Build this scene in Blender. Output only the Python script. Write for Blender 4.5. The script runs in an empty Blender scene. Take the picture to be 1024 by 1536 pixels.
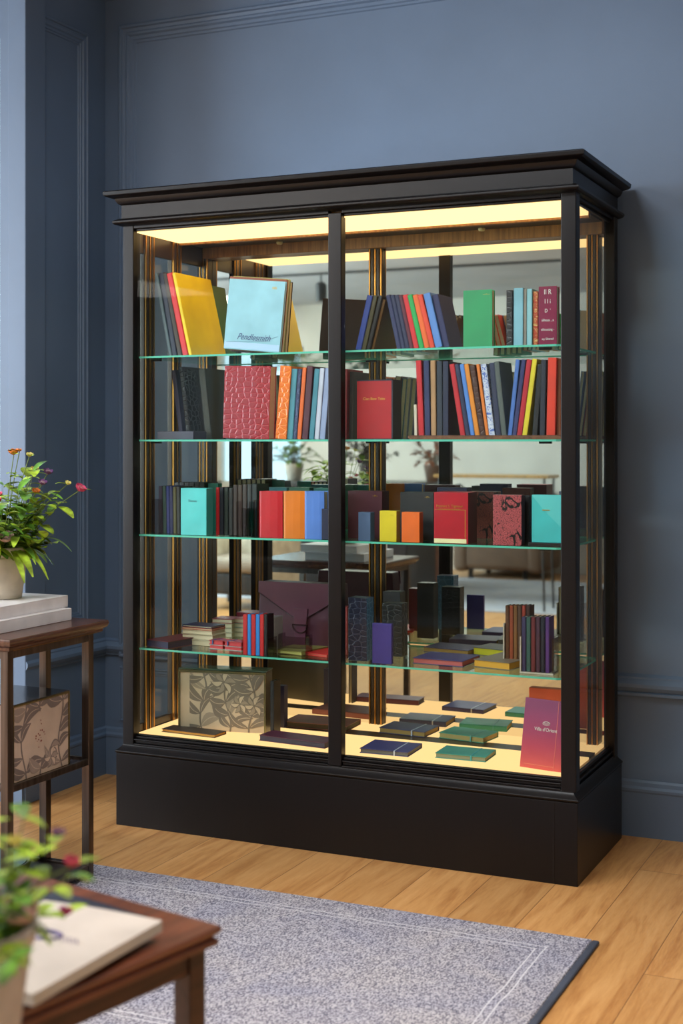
import bpy, bmesh, math, random
from mathutils import Vector, Matrix, Euler
PI = math.pi
S = bpy.context.scene
COL = S.collection
# ------------------------------------------------------------------ camera
F_PX, YAW = 2083.0, math.radians(24.56)
CAM = (1.9265, -4.1204, 1.35)
CX, CY = 512.0, 662.0
cd = bpy.data.cameras.new('camera'); cam = bpy.data.objects.new('camera', cd); COL.objects.link(cam)
cam.location = CAM; cam.rotation_euler = (PI/2, 0, YAW)
cd.sensor_fit = 'HORIZONTAL'; cd.sensor_width = 36; cd.lens = 36*F_PX/1024
cd.shift_x = 0; cd.shift_y = -(768-CY)/1024
cd.clip_start = .05; cd.clip_end = 100
cd.dof.use_dof = True; cd.dof.focus_distance = 4.55; cd.dof.aperture_fstop = 5.0
S.camera = cam
S.view_settings.view_transform = 'Standard'; S.view_settings.look = 'None'
S.view_settings.gamma = 1; S.view_settings.use_curve_mapping = False
S.view_settings.exposure = 0.0
# ------------------------------------------------------------------ world and lights
W = bpy.data.worlds.new('sky'); S.world = W; W.use_nodes = True
W.node_tree.nodes['Background'].inputs[0].default_value = (.62, .78, 1, 1)
W.node_tree.nodes['Background'].inputs[1].default_value = 2.5

def area(name, loc, rot, sx, sy, power, col, spread=PI):
    l = bpy.data.lights.new(name, 'AREA'); l.shape = 'RECTANGLE'; l.size = sx; l.size_y = sy
    l.energy = power; l.color = col; l.spread = spread
    o = bpy.data.objects.new(name, l); o.location = loc; o.rotation_euler = rot; COL.objects.link(o); return o
area('window_daylight', (-5.9, -3.9, 1.9), (0, -PI/2, 0), 2.4, 3.6, 490, (.80, .90, 1))          # tall windows, left wall
area('unseen_overhead_light', (1.1, -1.7, 3.15), (0, 0, 0), 1.4, 1.0, 21, (1, .90, .80), math.radians(80))  # added fill lamp without a fixture, brightens floor and rug
area('unseen_overhead_light', (-2.5, -4.0, 3.15), (0, 0, 0), 2.2, .5, 140, (1, .93, .85))  # added lamp, kept out of the mirror's view, brightens the rear room
area('unseen_overhead_light', (-5.4, -6.6, 2.82), (0, 0, 0), .8, 2.6, 50, (1, .93, .85))  # added lamp without a fixture, lights the far end of the room
area('unseen_overhead_light', (.15, -1.6, 3.15), (math.radians(42), 0, 0), 1.0, .5, 21, (.88, .94, 1), math.radians(110))
area('bay_window_daylight', (-1.95, .11, 1.7), (-PI/2, 0, 0), 1.0, 2.2, 4, (.75, .87, 1))

# ------------------------------------------------------------------ pixel helpers (photo column/row -> point at a given depth)
c_, s_ = math.cos(YAW), math.sin(YAW)
def ray(x, y):
    a = (x-CX)/F_PX; b = -(y-CY)/F_PX
    return (-s_+a*c_, c_+a*s_, b)
def pY(x, y, Y):
    v = ray(x, y); t = (Y-CAM[1])/v[1]; return Vector(CAM)+Vector(v)*t
def pX(x, y, X):
    v = ray(x, y); t = (X-CAM[0])/v[0]; return Vector(CAM)+Vector(v)*t
def pZ(x, y, Z):
    v = ray(x, y); t = (Z-CAM[2])/v[2]; return Vector(CAM)+Vector(v)*t

# ------------------------------------------------------------------ materials
def lin(h):
    def f(c):
        c /= 255.0
        return c/12.92 if c <= .04045 else ((c+.055)/1.055)**2.4
    return (f(h[0]), f(h[1]), f(h[2]), 1)
MC = {}
def mat(rgb, rough=.5, kind='plain', metal=0.0, scale=1.0, spec=.5, rgb2=None):
    key = (tuple(rgb), rough, kind, metal, scale, spec, rgb2)
    if key in MC: return MC[key]
    m = bpy.data.materials.new(kind); m.use_nodes = True; MC[key] = m
    nt = m.node_tree; N = nt.nodes; L = nt.links; b = N['Principled BSDF']
    b.inputs['Base Color'].default_value = lin(rgb); b.inputs['Roughness'].default_value = rough
    b.inputs['Metallic'].default_value = metal; b.inputs['Specular IOR Level'].default_value = spec
    tc = N.new('ShaderNodeTexCoord')
    def noise(sc, det=4, dist=0, vec=None):
        n = N.new('ShaderNodeTexNoise'); n.inputs['Scale'].default_value = sc*scale; n.inputs['Detail'].default_value = det
        n.inputs['Distortion'].default_value = dist; L.new(vec or tc.outputs['Object'], n.inputs['Vector']); return n
    def bump(sock, st, dist=.001):
        q = N.new('ShaderNodeBump'); q.inputs['Strength'].default_value = st; q.inputs['Distance'].default_value = dist
        L.new(sock, q.inputs['Height']); L.new(q.outputs[0], b.inputs['Normal']); return q
    def ramp(sock, stops):
        r = N.new('ShaderNodeValToRGB'); e = r.color_ramp.elements
        while len(e) < len(stops): e.new(.5)
        for i, (p, c) in enumerate(stops): e[i].position = p; e[i].color = lin(c)
        L.new(sock, r.inputs[0]); return r
    def mp(sx, sy, sz):
        q = N.new('ShaderNodeMapping'); q.inputs['Scale'].default_value = (sx, sy, sz); L.new(tc.outputs['Object'], q.inputs[0]); return q.outputs[0]
    sh = lambda k: tuple(max(0, min(255, v*k)) for v in rgb)
    if kind == 'leather':
        n = noise(420, 3); bump(n.outputs[0], .35, .0006)
        n2 = noise(9, 3); r = ramp(n2.outputs[0], [(.3, sh(.93)), (.7, sh(1.05))]); L.new(r.outputs[0], b.inputs['Base Color'])
    elif kind == 'paper':
        w = N.new('ShaderNodeTexWave'); w.inputs['Scale'].default_value = 160; w.inputs['Distortion'].default_value = .6
        w.bands_direction = 'Y'; L.new(tc.outputs['Object'], w.inputs['Vector'])
        r = ramp(w.outputs[0], [(.1, sh(.86)), (.7, sh(1.03))]); L.new(r.outputs[0], b.inputs['Base Color'])
    elif kind == 'croc':
        cmb = N.new('ShaderNodeSeparateXYZ'); L.new(tc.outputs['Object'], cmb.inputs[0])
        ad = N.new('ShaderNodeMath'); ad.operation = 'ADD'; L.new(cmb.outputs[0], ad.inputs[0]); L.new(cmb.outputs[1], ad.inputs[1])
        cb = N.new('ShaderNodeCombineXYZ'); L.new(ad.outputs[0], cb.inputs[0]); L.new(cmb.outputs[2], cb.inputs[1])
        q = N.new('ShaderNodeMapping'); q.inputs['Scale'].default_value = (40, 56, 1); L.new(cb.outputs[0], q.inputs[0])
        br = N.new('ShaderNodeTexVoronoi'); br.voronoi_dimensions = '2D'; br.feature = 'DISTANCE_TO_EDGE'; br.inputs['Scale'].default_value = 1; br.inputs['Randomness'].default_value = .72
        L.new(q.outputs[0], br.inputs['Vector'])
        r0 = ramp(br.outputs[0], [(.0, (0, 0, 0)), (.16, (255, 255, 255))]); bump(r0.outputs[0], .55, .0015)
        r = ramp(br.outputs[0], [(.015, tuple(min(255, v*1.15+22) for v in rgb)), (.06, sh(1))]); L.new(r.outputs[0], b.inputs['Base Color'])
    elif kind == 'snake':
        v = N.new('ShaderNodeTexVoronoi'); v.inputs['Scale'].default_value = 330; v.feature = 'DISTANCE_TO_EDGE'
        L.new(mp(1, 1, .75), v.inputs['Vector'])
        r = ramp(v.outputs[0], [(.02, (60, 22, 32)), (.14, rgb)])
        n = noise(20, 3, .6); r2 = ramp(n.outputs[0], [(.565, (255, 255, 255)), (.585, (26, 24, 44)), (.64, (26, 24, 44)), (.66, (200, 90, 110))])
        r2.color_ramp.elements[3].color = (1, 1, 1, 1)
        mx = N.new('ShaderNodeMixRGB'); mx.blend_type = 'MULTIPLY'; mx.inputs[0].default_value = 1
        L.new(r.outputs[0], mx.inputs[1]); L.new(r2.outputs[0], mx.inputs[2]); L.new(mx.outputs[0], b.inputs['Base Color'])
    elif kind == 'marble':
        n = noise(38, 5, 1.5); r = ramp(n.outputs[0], [(.38, rgb2), (.48, rgb), (.56, rgb), (.66, rgb2)]); L.new(r.outputs[0], b.inputs['Base Color'])
    elif kind == 'gradient':
        sp = N.new('ShaderNodeSeparateXYZ'); L.new(tc.outputs['Object'], sp.inputs[0])
        mr = N.new('ShaderNodeMapRange'); mr.inputs['From Max'].default_value = .19; L.new(sp.outputs[2], mr.inputs[0])
        r = ramp(mr.outputs[0], [(.0, (226, 92, 84)), (.35, (196, 66, 92)), (.6, (170, 60, 100)), (1, (150, 64, 112))]); L.new(r.outputs[0], b.inputs['Base Color'])
    elif kind == 'paint':
        n = noise(2.2, 5); r = ramp(n.outputs[0], [(.3, sh(.96)), (.7, sh(1.04))]); L.new(r.outputs[0], b.inputs['Base Color'])
        n2 = noise(160, 3); bump(n2.outputs[0], .15, .0008)
    elif kind == 'lacquer':
        n = noise(14, 5); r = ramp(n.outputs[0], [(.3, rough*.8*255 and (int(255*rough*.75),)*3), (.75, (int(255*min(1, rough*1.7)),)*3)])
        bump(noise(70, 3).outputs[0], .12, .0008)
        r2 = ramp(noise(120, 6, vec=mp(1, 1, .05)).outputs[0], [(.35, sh(.9)), (.75, sh(1.25))]); L.new(r2.outputs[0], b.inputs['Base Color'])
    elif kind == 'wood':
        v = mp(16, 1.3, 16); n = noise(1.6, 8, 1.2, v); n2 = noise(9, 6, .4, v)
        mx = N.new('ShaderNodeMixRGB'); mx.inputs[0].default_value = .4; L.new(n.outputs[0], mx.inputs[1]); L.new(n2.outputs[0], mx.inputs[2])
        r = ramp(mx.outputs[0], [(.32, rgb2 or sh(.55)), (.5, sh(1)), (.68, sh(1.22))]); L.new(r.outputs[0], b.inputs['Base Color'])
        bump(mx.outputs[0], .12, .001)
    elif kind == 'brushed':
        n = noise(60, 4, vec=mp(1, 1, .04)); r = ramp(n.outputs[0], [(.3, sh(.75)), (.7, sh(1.15))]); L.new(r.outputs[0], b.inputs['Base Color'])
    elif kind == 'ceramic':
        n = noise(14, 5); r = ramp(n.outputs[0], [(.35, sh(.92)), (.65, sh(1.04))]); L.new(r.outputs[0], b.inputs['Base Color'])
        bump(noise(30, 4).outputs[0], .2, .002)
    elif kind == 'leaf':
        n = noise(28, 3); r = ramp(n.outputs[0], [(.3, sh(.55)), (.5, sh(1)), (.72, sh(1.35))]); L.new(r.outputs[0], b.inputs['Base Color'])
        b.inputs['Transmission Weight'].default_value = 0; b.inputs['Subsurface Weight'].default_value = .0
    elif kind == 'fabric':
        n = noise(300, 3); bump(n.outputs[0], .5, .002); r = ramp(noise(7, 4).outputs[0], [(.3, sh(.85)), (.7, sh(1.1))]); L.new(r.outputs[0], b.inputs['Base Color'])
    elif kind == 'grad_noise':
        r = ramp(noise(5, 5, 1).outputs[0], [(.35, sh(.8)), (.65, sh(1.12))]); L.new(r.outputs[0], b.inputs['Base Color'])
    return m

def emis(rgb, strength, name='lit_panel'):
    m = bpy.data.materials.new(name); m.use_nodes = True; N = m.node_tree.nodes; N.clear()
    o = N.new('ShaderNodeOutputMaterial'); e = N.new('ShaderNodeEmission'); e.inputs[0].default_value = lin(rgb); e.inputs[1].default_value = strength
    m.node_tree.links.new(e.outputs[0], o.inputs[0]); return m

def pane_mat(tint=(248, 252, 250), refl=.9, fres=.03, name='clear_glass'):
    m = bpy.data.materials.new(name); m.use_nodes = True; N = m.node_tree.nodes; L = m.node_tree.links; N.clear()
    o = N.new('ShaderNodeOutputMaterial'); t = N.new('ShaderNodeBsdfTransparent'); t.inputs[0].default_value = lin(tint)
    g = N.new('ShaderNodeBsdfGlossy'); g.inputs['Roughness'].default_value = .015; g.inputs[0].default_value = (refl, refl, refl, 1)
    lw = N.new('ShaderNodeLayerWeight'); lw.inputs[0].default_value = .5
    pw = N.new('ShaderNodeMath'); pw.operation = 'POWER'; L.new(lw.outputs['Facing'], pw.inputs[0]); pw.inputs[1].default_value = 5
    f = N.new('ShaderNodeMath'); f.operation = 'MULTIPLY_ADD'; L.new(pw.outputs[0], f.inputs[0]); f.inputs[1].default_value = 1-fres; f.inputs[2].default_value = fres
    x = N.new('ShaderNodeMixShader'); L.new(f.outputs[0], x.inputs[0]); L.new(t.outputs[0], x.inputs[1]); L.new(g.outputs[0], x.inputs[2]); L.new(x.outputs[0], o.inputs[0])
    return m
GLASS = pane_mat(refl=.8, fres=.007)
SHELF_GLASS = pane_mat((228, 244, 238), .9, .04)
ACRYL = pane_mat((232, 226, 228), .9, .05)
EDGE = mat((95, 190, 165), .15, 'plain')
def mirror_mat():
    m = bpy.data.materials.new('mirror'); m.use_nodes = True; b = m.node_tree.nodes['Principled BSDF']
    b.inputs['Base Color'].default_value = (.80, .80, .78, 1); b.inputs['Metallic'].default_value = 1; b.inputs['Roughness'].default_value = .02
    return m
MIRROR = mirror_mat()

def floor_mat():
    m = bpy.data.materials.new('oak_planks'); m.use_nodes = True; N = m.node_tree.nodes; L = m.node_tree.links; b = N['Principled BSDF']
    tc = N.new('ShaderNodeTexCoord'); mp = N.new('ShaderNodeMapping'); mp.inputs['Rotation'].default_value = (0, 0, PI/2)
    mp.inputs['Location'].default_value = (.25, .04, 0)
    L.new(tc.outputs['Object'], mp.inputs[0])
    br = N.new('ShaderNodeTexBrick'); br.inputs['Scale'].default_value = 1; br.inputs['Brick Width'].default_value = 1.35; br.inputs['Row Height'].default_value = .2
    br.inputs['Mortar Size'].default_value = .0012; br.inputs['Mortar Smooth'].default_value = .2; br.offset = .37
    br.inputs['Color1'].default_value = (.1, .1, .1, 1); br.inputs['Color2'].default_value = (.9, .9, .9, 1); br.inputs['Mortar'].default_value = (.5, .5, .5, 1)
    L.new(mp.outputs[0], br.inputs['Vector'])
    mp2 = N.new('ShaderNodeMapping'); mp2.inputs['Scale'].default_value = (15, 1.5, 1); L.new(tc.outputs['Object'], mp2.inputs[0])
    add = N.new('ShaderNodeVectorMath'); add.operation = 'MULTIPLY_ADD'; add.inputs[1].default_value = (7, 9, 3); L.new(br.outputs['Color'], add.inputs[0]); L.new(mp2.outputs[0], add.inputs[2])
    n = N.new('ShaderNodeTexNoise'); n.inputs['Scale'].default_value = 1.3; n.inputs['Detail'].default_value = 9; n.inputs['Distortion'].default_value = 1.6; L.new(add.outputs[0], n.inputs['Vector'])
    n3 = N.new('ShaderNodeTexNoise'); n3.inputs['Scale'].default_value = 14; n3.inputs['Detail'].default_value = 6; L.new(add.outputs[0], n3.inputs['Vector'])
    mm = N.new('ShaderNodeMixRGB'); mm.inputs[0].default_value = .25; L.new(n.outputs[0], mm.inputs[1]); L.new(n3.outputs[0], mm.inputs[2])
    r = N.new('ShaderNodeValToRGB'); e = r.color_ramp.elements
    e[0].position = .33; e[0].color = lin((170, 116, 64)); e[1].position = .7; e[1].color = lin((210, 160, 102)); q = e.new(.5); q.color = lin((196, 144, 86)); L.new(mm.outputs[0], r.inputs[0])
    tone = N.new('ShaderNodeMapRange'); tone.inputs['To Min'].default_value = .84; tone.inputs['To Max'].default_value = 1.1; L.new(br.outputs['Color'], tone.inputs[0])
    mu = N.new('ShaderNodeMixRGB'); mu.blend_type = 'MULTIPLY'; mu.inputs[0].default_value = 1; L.new(r.outputs[0], mu.inputs[1]); L.new(tone.outputs[0], mu.inputs[2])
    mo = N.new('ShaderNodeMixRGB'); L.new(br.outputs['Fac'], mo.inputs[0]); L.new(mu.outputs[0], mo.inputs[1]); mo.inputs[2].default_value = lin((120, 82, 48))
    L.new(mo.outputs[0], b.inputs['Base Color']); b.inputs['Roughness'].default_value = .42
    bp = N.new('ShaderNodeBump'); bp.inputs['Strength'].default_value = .12; bp.inputs['Distance'].default_value = .002; L.new(mm.outputs[0], bp.inputs['Height']); L.new(bp.outputs[0], b.inputs['Normal'])
    return m

def rug_mat(light, dark, w, d, lines=True):
    m = bpy.data.materials.new('woven_rug'); m.use_nodes = True; N = m.node_tree.nodes; L = m.node_tree.links; b = N['Principled BSDF']
    tc = N.new('ShaderNodeTexCoord')
    n = N.new('ShaderNodeTexNoise'); n.inputs['Scale'].default_value = 1; n.inputs['Detail'].default_value = 2
    mp = N.new('ShaderNodeMapping'); mp.inputs['Scale'].default_value = (230, 130, 200); mp.inputs['Rotation'].default_value = (0, 0, .12); L.new(tc.outputs['Object'], mp.inputs[0]); L.new(mp.outputs[0], n.inputs['Vector'])
    n2 = N.new('ShaderNodeTexNoise'); n2.inputs['Scale'].default_value = 4; n2.inputs['Detail'].default_value = 5; n2.inputs['Distortion'].default_value = .8; L.new(tc.outputs['Object'], n2.inputs['Vector'])
    r = N.new('ShaderNodeValToRGB'); e = r.color_ramp.elements; e[0].position = .36; e[0].color = lin(dark); e[1].position = .62; e[1].color = lin(light); L.new(n.outputs[0], r.inputs[0])
    r2 = N.new('ShaderNodeValToRGB'); e = r2.color_ramp.elements; e[0].position = .35; e[0].color = (.84, .87, .97, 1); e[1].position = .65; e[1].color = (1, 1, 1, 1); L.new(n2.outputs[0], r2.inputs[0])
    mu = N.new('ShaderNodeMixRGB'); mu.blend_type = 'MULTIPLY'; mu.inputs[0].default_value = 1; L.new(r.outputs[0], mu.inputs[1]); L.new(r2.outputs[0], mu.inputs[2])
    out = mu.outputs[0]
    if lines:   # two thin pale lines woven parallel to the border
        sp = N.new('ShaderNodeSeparateXYZ'); L.new(tc.outputs['Object'], sp.inputs[0])
        def M(op, a, bb=None):
            q = N.new('ShaderNodeMath'); q.operation = op
            for i, v in enumerate((a, bb)):
                if v is None: continue
                if isinstance(v, (int, float)): q.inputs[i].default_value = v
                else: L.new(v, q.inputs[i])
            return q.outputs[0]
        wob = M('MULTIPLY', M('SUBTRACT', n2.outputs[0], .5), .02)
        dx = M('ADD', M('SUBTRACT', w/2, M('ABSOLUTE', sp.outputs[0])), wob); dy = M('ADD', M('SUBTRACT', d/2, M('ABSOLUTE', sp.outputs[1])), wob)
        dist = M('MINIMUM', dx, dy)
        l1 = M('LESS_THAN', M('ABSOLUTE', M('SUBTRACT', dist, .105)), .0022); l2 = M('LESS_THAN', M('ABSOLUTE', M('SUBTRACT', dist, .128)), .0022)
        ln = M('MULTIPLY', M('MAXIMUM', l1, l2), .75)
        mx = N.new('ShaderNodeMixRGB'); L.new(ln, mx.inputs[0]); L.new(out, mx.inputs[1]); mx.inputs[2].default_value = lin((205, 204, 210)); out = mx.outputs[0]
    L.new(out, b.inputs['Base Color']); b.inputs['Roughness'].default_value = .95; b.inputs['Specular IOR Level'].default_value = .1
    bp = N.new('ShaderNodeBump'); bp.inputs['Strength'].default_value = .7; bp.inputs['Distance'].default_value = .003; L.new(n.outputs[0], bp.inputs['Height']); L.new(bp.outputs[0], b.inputs['Normal'])
    return m

# ------------------------------------------------------------------ mesh helpers
class MB:
    def __init__(s): s.bm = bmesh.new(); s.mi = 0
    def _f(s, vs):
        try:
            f = s.bm.faces.new(vs); f.material_index = s.mi; return f
        except ValueError: return None
    def box(s, x0, x1, y0, y1, z0, z1, M=None, mis=None):
        P = [Vector(p) for p in ((x0,y0,z0),(x1,y0,z0),(x1,y1,z0),(x0,y1,z0),(x0,y0,z1),(x1,y0,z1),(x1,y1,z1),(x0,y1,z1))]
        if M is not None: P = [M @ p for p in P]
        v = [s.bm.verts.new(p) for p in P]
        for k, q in enumerate(((3,2,1,0),(4,5,6,7),(0,1,5,4),(1,2,6,5),(2,3,7,6),(3,0,4,7))):
            f = s._f([v[i] for i in q])
            if mis: f.material_index = mis[k]
        return s
    def prism(s, prof, a0, a1, axis='X', M=None):
        # prof: list of (u, v) ; axis X -> (a, u, v); Y -> (u, a, v); Z -> (u, v, a)
        def P(a, u, v): return Vector((a, u, v) if axis == 'X' else (u, a, v) if axis == 'Y' else (u, v, a))
        A = [s.bm.verts.new(M @ P(a0, u, v) if M else P(a0, u, v)) for u, v in prof]
        B = [s.bm.verts.new(M @ P(a1, u, v) if M else P(a1, u, v)) for u, v in prof]
        n = len(prof)
        for i in range(n): s._f((A[i], A[(i+1) % n], B[(i+1) % n], B[i]))
        s._f(A[::-1]); s._f(B); return s
    def ring(s, rings, close=True, cap=True):
        R = [[s.bm.verts.new(p) for p in r] for r in rings]
        n = len(R[0])
        for a, b in zip(R[:-1], R[1:]):
            for i in range(n if close else n-1): s._f((a[i], a[(i+1) % n], b[(i+1) % n], b[i]))
        if cap: s._f(R[0][::-1]); s._f(R[-1])
        return s
    def lathe(s, prof, n=40, c=(0, 0, 0), cap=True):
        return s.ring([[Vector((c[0]+r*math.cos(2*PI*i/n), c[1]+r*math.sin(2*PI*i/n), c[2]+z)) for i in range(n)] for r, z in prof], True, cap)
    def tube(s, pts, r, n=8):
        pts = [Vector(p) for p in pts]; rr = r if isinstance(r, (list, tuple)) else [r]*len(pts); rings = []
        for i, p in enumerate(pts):
            d = (pts[min(i+1, len(pts)-1)]-pts[max(i-1, 0)]).normalized()
            u = d.cross(Vector((0, 0, 1)) if abs(d.z) < .9 else Vector((1, 0, 0))).normalized(); v = d.cross(u)
            rings.append([p+(u*math.cos(2*PI*k/n)+v*math.sin(2*PI*k/n))*rr[i] for k in range(n)])
        return s.ring(rings)
    def poly(s, pts): s._f([s.bm.verts.new(p) for p in pts]); return s
    def obj(s, name, mats, parent=None, bevel=0, smooth=False, loc=None, rot=None, seg=2):
        bmesh.ops.recalc_face_normals(s.bm, faces=s.bm.faces[:])
        me = bpy.data.meshes.new(name); s.bm.to_mesh(me); s.bm.free()
        for m in (mats if isinstance(mats, (list, tuple)) else [mats]): me.materials.append(m)
        if smooth:
            for p in me.polygons: p.use_smooth = True
        o = bpy.data.objects.new(name, me); COL.objects.link(o)
        if parent: o.parent = parent
        if loc: o.location = loc
        if rot: o.rotation_euler = rot
        if bevel:
            b = o.modifiers.new('bevel', 'BEVEL'); b.width = bevel; b.segments = seg; b.limit_method = 'ANGLE'; b.angle_limit = .6
            if smooth or True:
                for p in me.polygons: p.use_smooth = True
                w = o.modifiers.new('wn', 'WEIGHTED_NORMAL')
        return o
def tag(o, label, cat, group=None, kind=None):
    if label: o['label'] = label
    if cat: o['category'] = cat
    if group: o['group'] = group
    if kind: o['kind'] = kind
    return o
def thing(name, label, cat, loc=(0, 0, 0), rz=0, group=None, rot=None):
    o = bpy.data.objects.new(name, None); o.empty_display_size = .05; COL.objects.link(o); o.location = loc
    o.rotation_euler = rot or (0, 0, rz); return tag(o, label, cat, group)
def struct(o): o['kind'] = 'structure'; return o
def text_part(txt, size, m, parent, loc, rot, shear=0, ext=.0002, name='lettering', align='CENTER', squash=1, space=1):
    cu = bpy.data.curves.new(name, 'FONT'); cu.body = txt; cu.size = size; cu.shear = shear; cu.extrude = ext; cu.align_x = align; cu.align_y = 'CENTER'; cu.space_character = space
    t = bpy.data.objects.new(name, cu); COL.objects.link(t)
    dg = bpy.context.evaluated_depsgraph_get(); me = bpy.data.meshes.new_from_object(t.evaluated_get(dg))
    bpy.data.objects.remove(t); me.materials.clear(); me.materials.append(m); me.name = name
    o = bpy.data.objects.new(name, me); COL.objects.link(o); o.parent = parent; o.location = loc; o.rotation_euler = rot; o.scale = (squash, 1, 1); return o

# ================================================================== STRUCTURE
BLUE = mat((96, 115, 139), .5, 'paint'); CREAM = mat((222, 217, 206), .8, 'paint'); CEIL = mat((176, 178, 182), .9, 'paint')
WX = -1.30; WY = .625; CLG = 3.22
XL, XR, YB = -6.2, 4.6, -8.6
b = MB(); b.box(XL-.2, XR+.2, YB-.2, WY+.2, -.1, 0); struct(b.obj('floor', floor_mat()))
b = MB(); b.box(WX-.1, XR+.2, WY, WY+.15, 0, CLG); struct(b.obj('wall_back', BLUE))
b = MB(); b.box(WX-.1, WX, .08, WY, 0, CLG); struct(b.obj('wall_left', BLUE))
# ceiling: high over the display, lower towards the back of the shop
b = MB(); b.box(XL-.2, XR+.2, -4.3, WY+.2, CLG, CLG+.1); b.box(XL-.2, XR+.2, YB-.2, -4.3, 2.86, CLG+.1); struct(b.obj('ceiling', CEIL))
# pier and bay window wall left of the alcove
b = MB(); b.box(-1.362, WX+.02, .078, .2, 0, CLG); b.box(-2.9, -1.4, .16, .3, 0, .35); b.box(-2.9, -1.4, .16, .3, 2.95, CLG); b.box(XL, -2.55, .16, .3, 0, CLG); b.box(-1.402, -1.36, .26, .3, 0, CLG)
struct(b.obj('wall_bay', BLUE, bevel=.004))
w1 = MB().box(-2.55, -2.5, .10, .2, .35, 2.95).box(-2.5, -1.4, .10, .2, .35, .4).box(-2.5, -1.4, .10, .2, 2.9, 2.95).box(-1.98, -1.95, .15, .2, .4, 2.9).box(-1.402, -1.392, .085, .2, 0, CLG).obj('window_1', BLUE, bevel=.004); struct(w1)
MB().box(-2.5, -1.4, .172, .178, .4, 2.9).obj('window_pane', GLASS, w1)
# far room walls
b = MB(); b.box(XL-.15, XL, YB, -6.1, 0, CLG); b.box(XL-.15, XL, -1.9, WY, 0, CLG); b.box(XL-.15, XL, -6.1, -1.9, 0, .5); b.box(XL-.15, XL, -6.1, -1.9, 3.0, CLG); struct(b.obj('wall_window_side', CREAM))
w2 = MB(); 
for y in (-6.1, -4.75, -3.35, -1.98): w2.box(XL-.1, XL-.02, y, y+.08, .5, 3.0)
w2.box(XL-.1, XL-.02, -6.1, -1.9, .5, .58).box(XL-.1, XL-.02, -6.1, -1.9, 2.92, 3.0)
w2 = struct(w2.obj('window_2', CREAM)); MB().box(XL-.07, XL-.06, -6.1, -1.9, .5, 3.0).obj('window_pane', GLASS, w2)
b = MB(); b.box(-4.85, XR, YB-.15, YB, 0, CLG); b.box(XL, -4.85, YB-.15, YB, 0, .85); b.box(XL, -4.85, YB-.15, YB, 2.4, CLG); b.box(XL, -5.95, YB-.15, YB, .85, 2.4); struct(b.obj('wall_rear', CREAM))
w3 = struct(MB().box(-5.95, -5.9, YB-.1, YB-.02, .85, 2.4).box(-4.9, -4.85, YB-.1, YB-.02, .85, 2.4).box(-5.95, -4.85, YB-.1, YB-.02, .85, .9).box(-5.95, -4.85, YB-.1, YB-.02, 2.35, 2.4).box(-5.42, -5.39, YB-.1, YB-.02, .9, 2.35).obj('window_3', CREAM))
MB().box(-5.9, -4.9, YB-.07, YB-.06, .9, 2.35).obj('window_pane', GLASS, w3)
b = MB(); b.box(XR, XR+.15, YB, WY, 0, CLG); struct(b.obj('wall_right', CREAM))

# wall mouldings --------------------------------------------------
def frame_mould(name, O, U, V, Nn, w, h, prof):
    # picture-frame moulding: prof = list of (inset, raise)
    b = MB(); cs = [(0, 0), (w, 0), (w, h), (0, h)]
    rings = []
    for (ins, ra) in prof:
        pts = []
        for (cx, cy) in cs:
            px = cx + (ins if cx == 0 else -ins); py = cy + (ins if cy == 0 else -ins)
            pts.append(Vector(O)+Vector(U)*px+Vector(V)*py+Vector(Nn)*ra)
        rings.append(pts)
    b.ring(rings, True, False)
    return struct(b.obj(name, BLUE))
PROF = [(0, 0), (0, .016), (.006, .022), (.014, .022), (.018, .014), (.030, .012), (.036, .018), (.044, .018), (.050, .010), (.062, .010), (.066, .005), (.074, .005), (.078, 0)]
frame_mould('trim_1', (-1.225, WY, .477), (1, 0, 0), (0, 0, 1), (0, -1, 0), 4.6, 3.03-.477, PROF)
frame_mould('trim_2', (WX, .49, .62), (0, -1, 0), (0, 0, 1), (1, 0, 0), .36, 2.97-.62, [(i*.72, r*.8) for i, r in PROF])
frame_mould('trim_3', (-1.225, WY, .22), (1, 0, 0), (0, 0, 1), (0, -1, 0), .7, .22, [(i*.4, r*.5) for i, r in PROF])
RAIL = [(0, 0), (.006, .0), (.012, .006), (.012, .012), (.020, .018), (.028, .030), (.028, .042), (.018, .054), (.014, .058), (.014, .064), (.005, .070), (0, .070)]
b = MB(); b.prism([(WY-o, .481+z) for o, z in RAIL], WX, XR, 'X'); struct(b.obj('trim_4', BLUE))
b = MB(); b.prism([(WX+o, .481+z) for o, z in RAIL], .08, WY, 'Y'); struct(b.obj('trim_5', BLUE))
BASE = [(0, 0), (.014, 0), (.014, .150), (.017, .156), (.017, .164), (.010, .172), (.008, .185), (.003, .192), (0, .192)]
b = MB(); b.prism([(WY-o, z) for o, z in BASE], WX, XR, 'X'); struct(b.obj('baseboard_back', BLUE))
b = MB(); b.prism([(WX+.02*0+o, z) for o, z in BASE], .078, WY, 'Y'); struct(b.obj('baseboard_left', BLUE))
b = MB(); b.prism([(.078-o, z) for o, z in BASE], -1.362, WX+.014, 'X'); struct(b.obj('baseboard_bay', BLUE))
CR = [(0, CLG), (.07, CLG), (.06, CLG-.02), (.03, CLG-.045), (.018, CLG-.075), (0, CLG-.08)]
b = MB(); b.prism([(WY-o, z) for o, z in CR], WX, XR, 'X'); b.prism([(WX+o, z) for o, z in CR], .08, WY, 'Y'); struct(b.obj('trim_6', BLUE))

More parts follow.
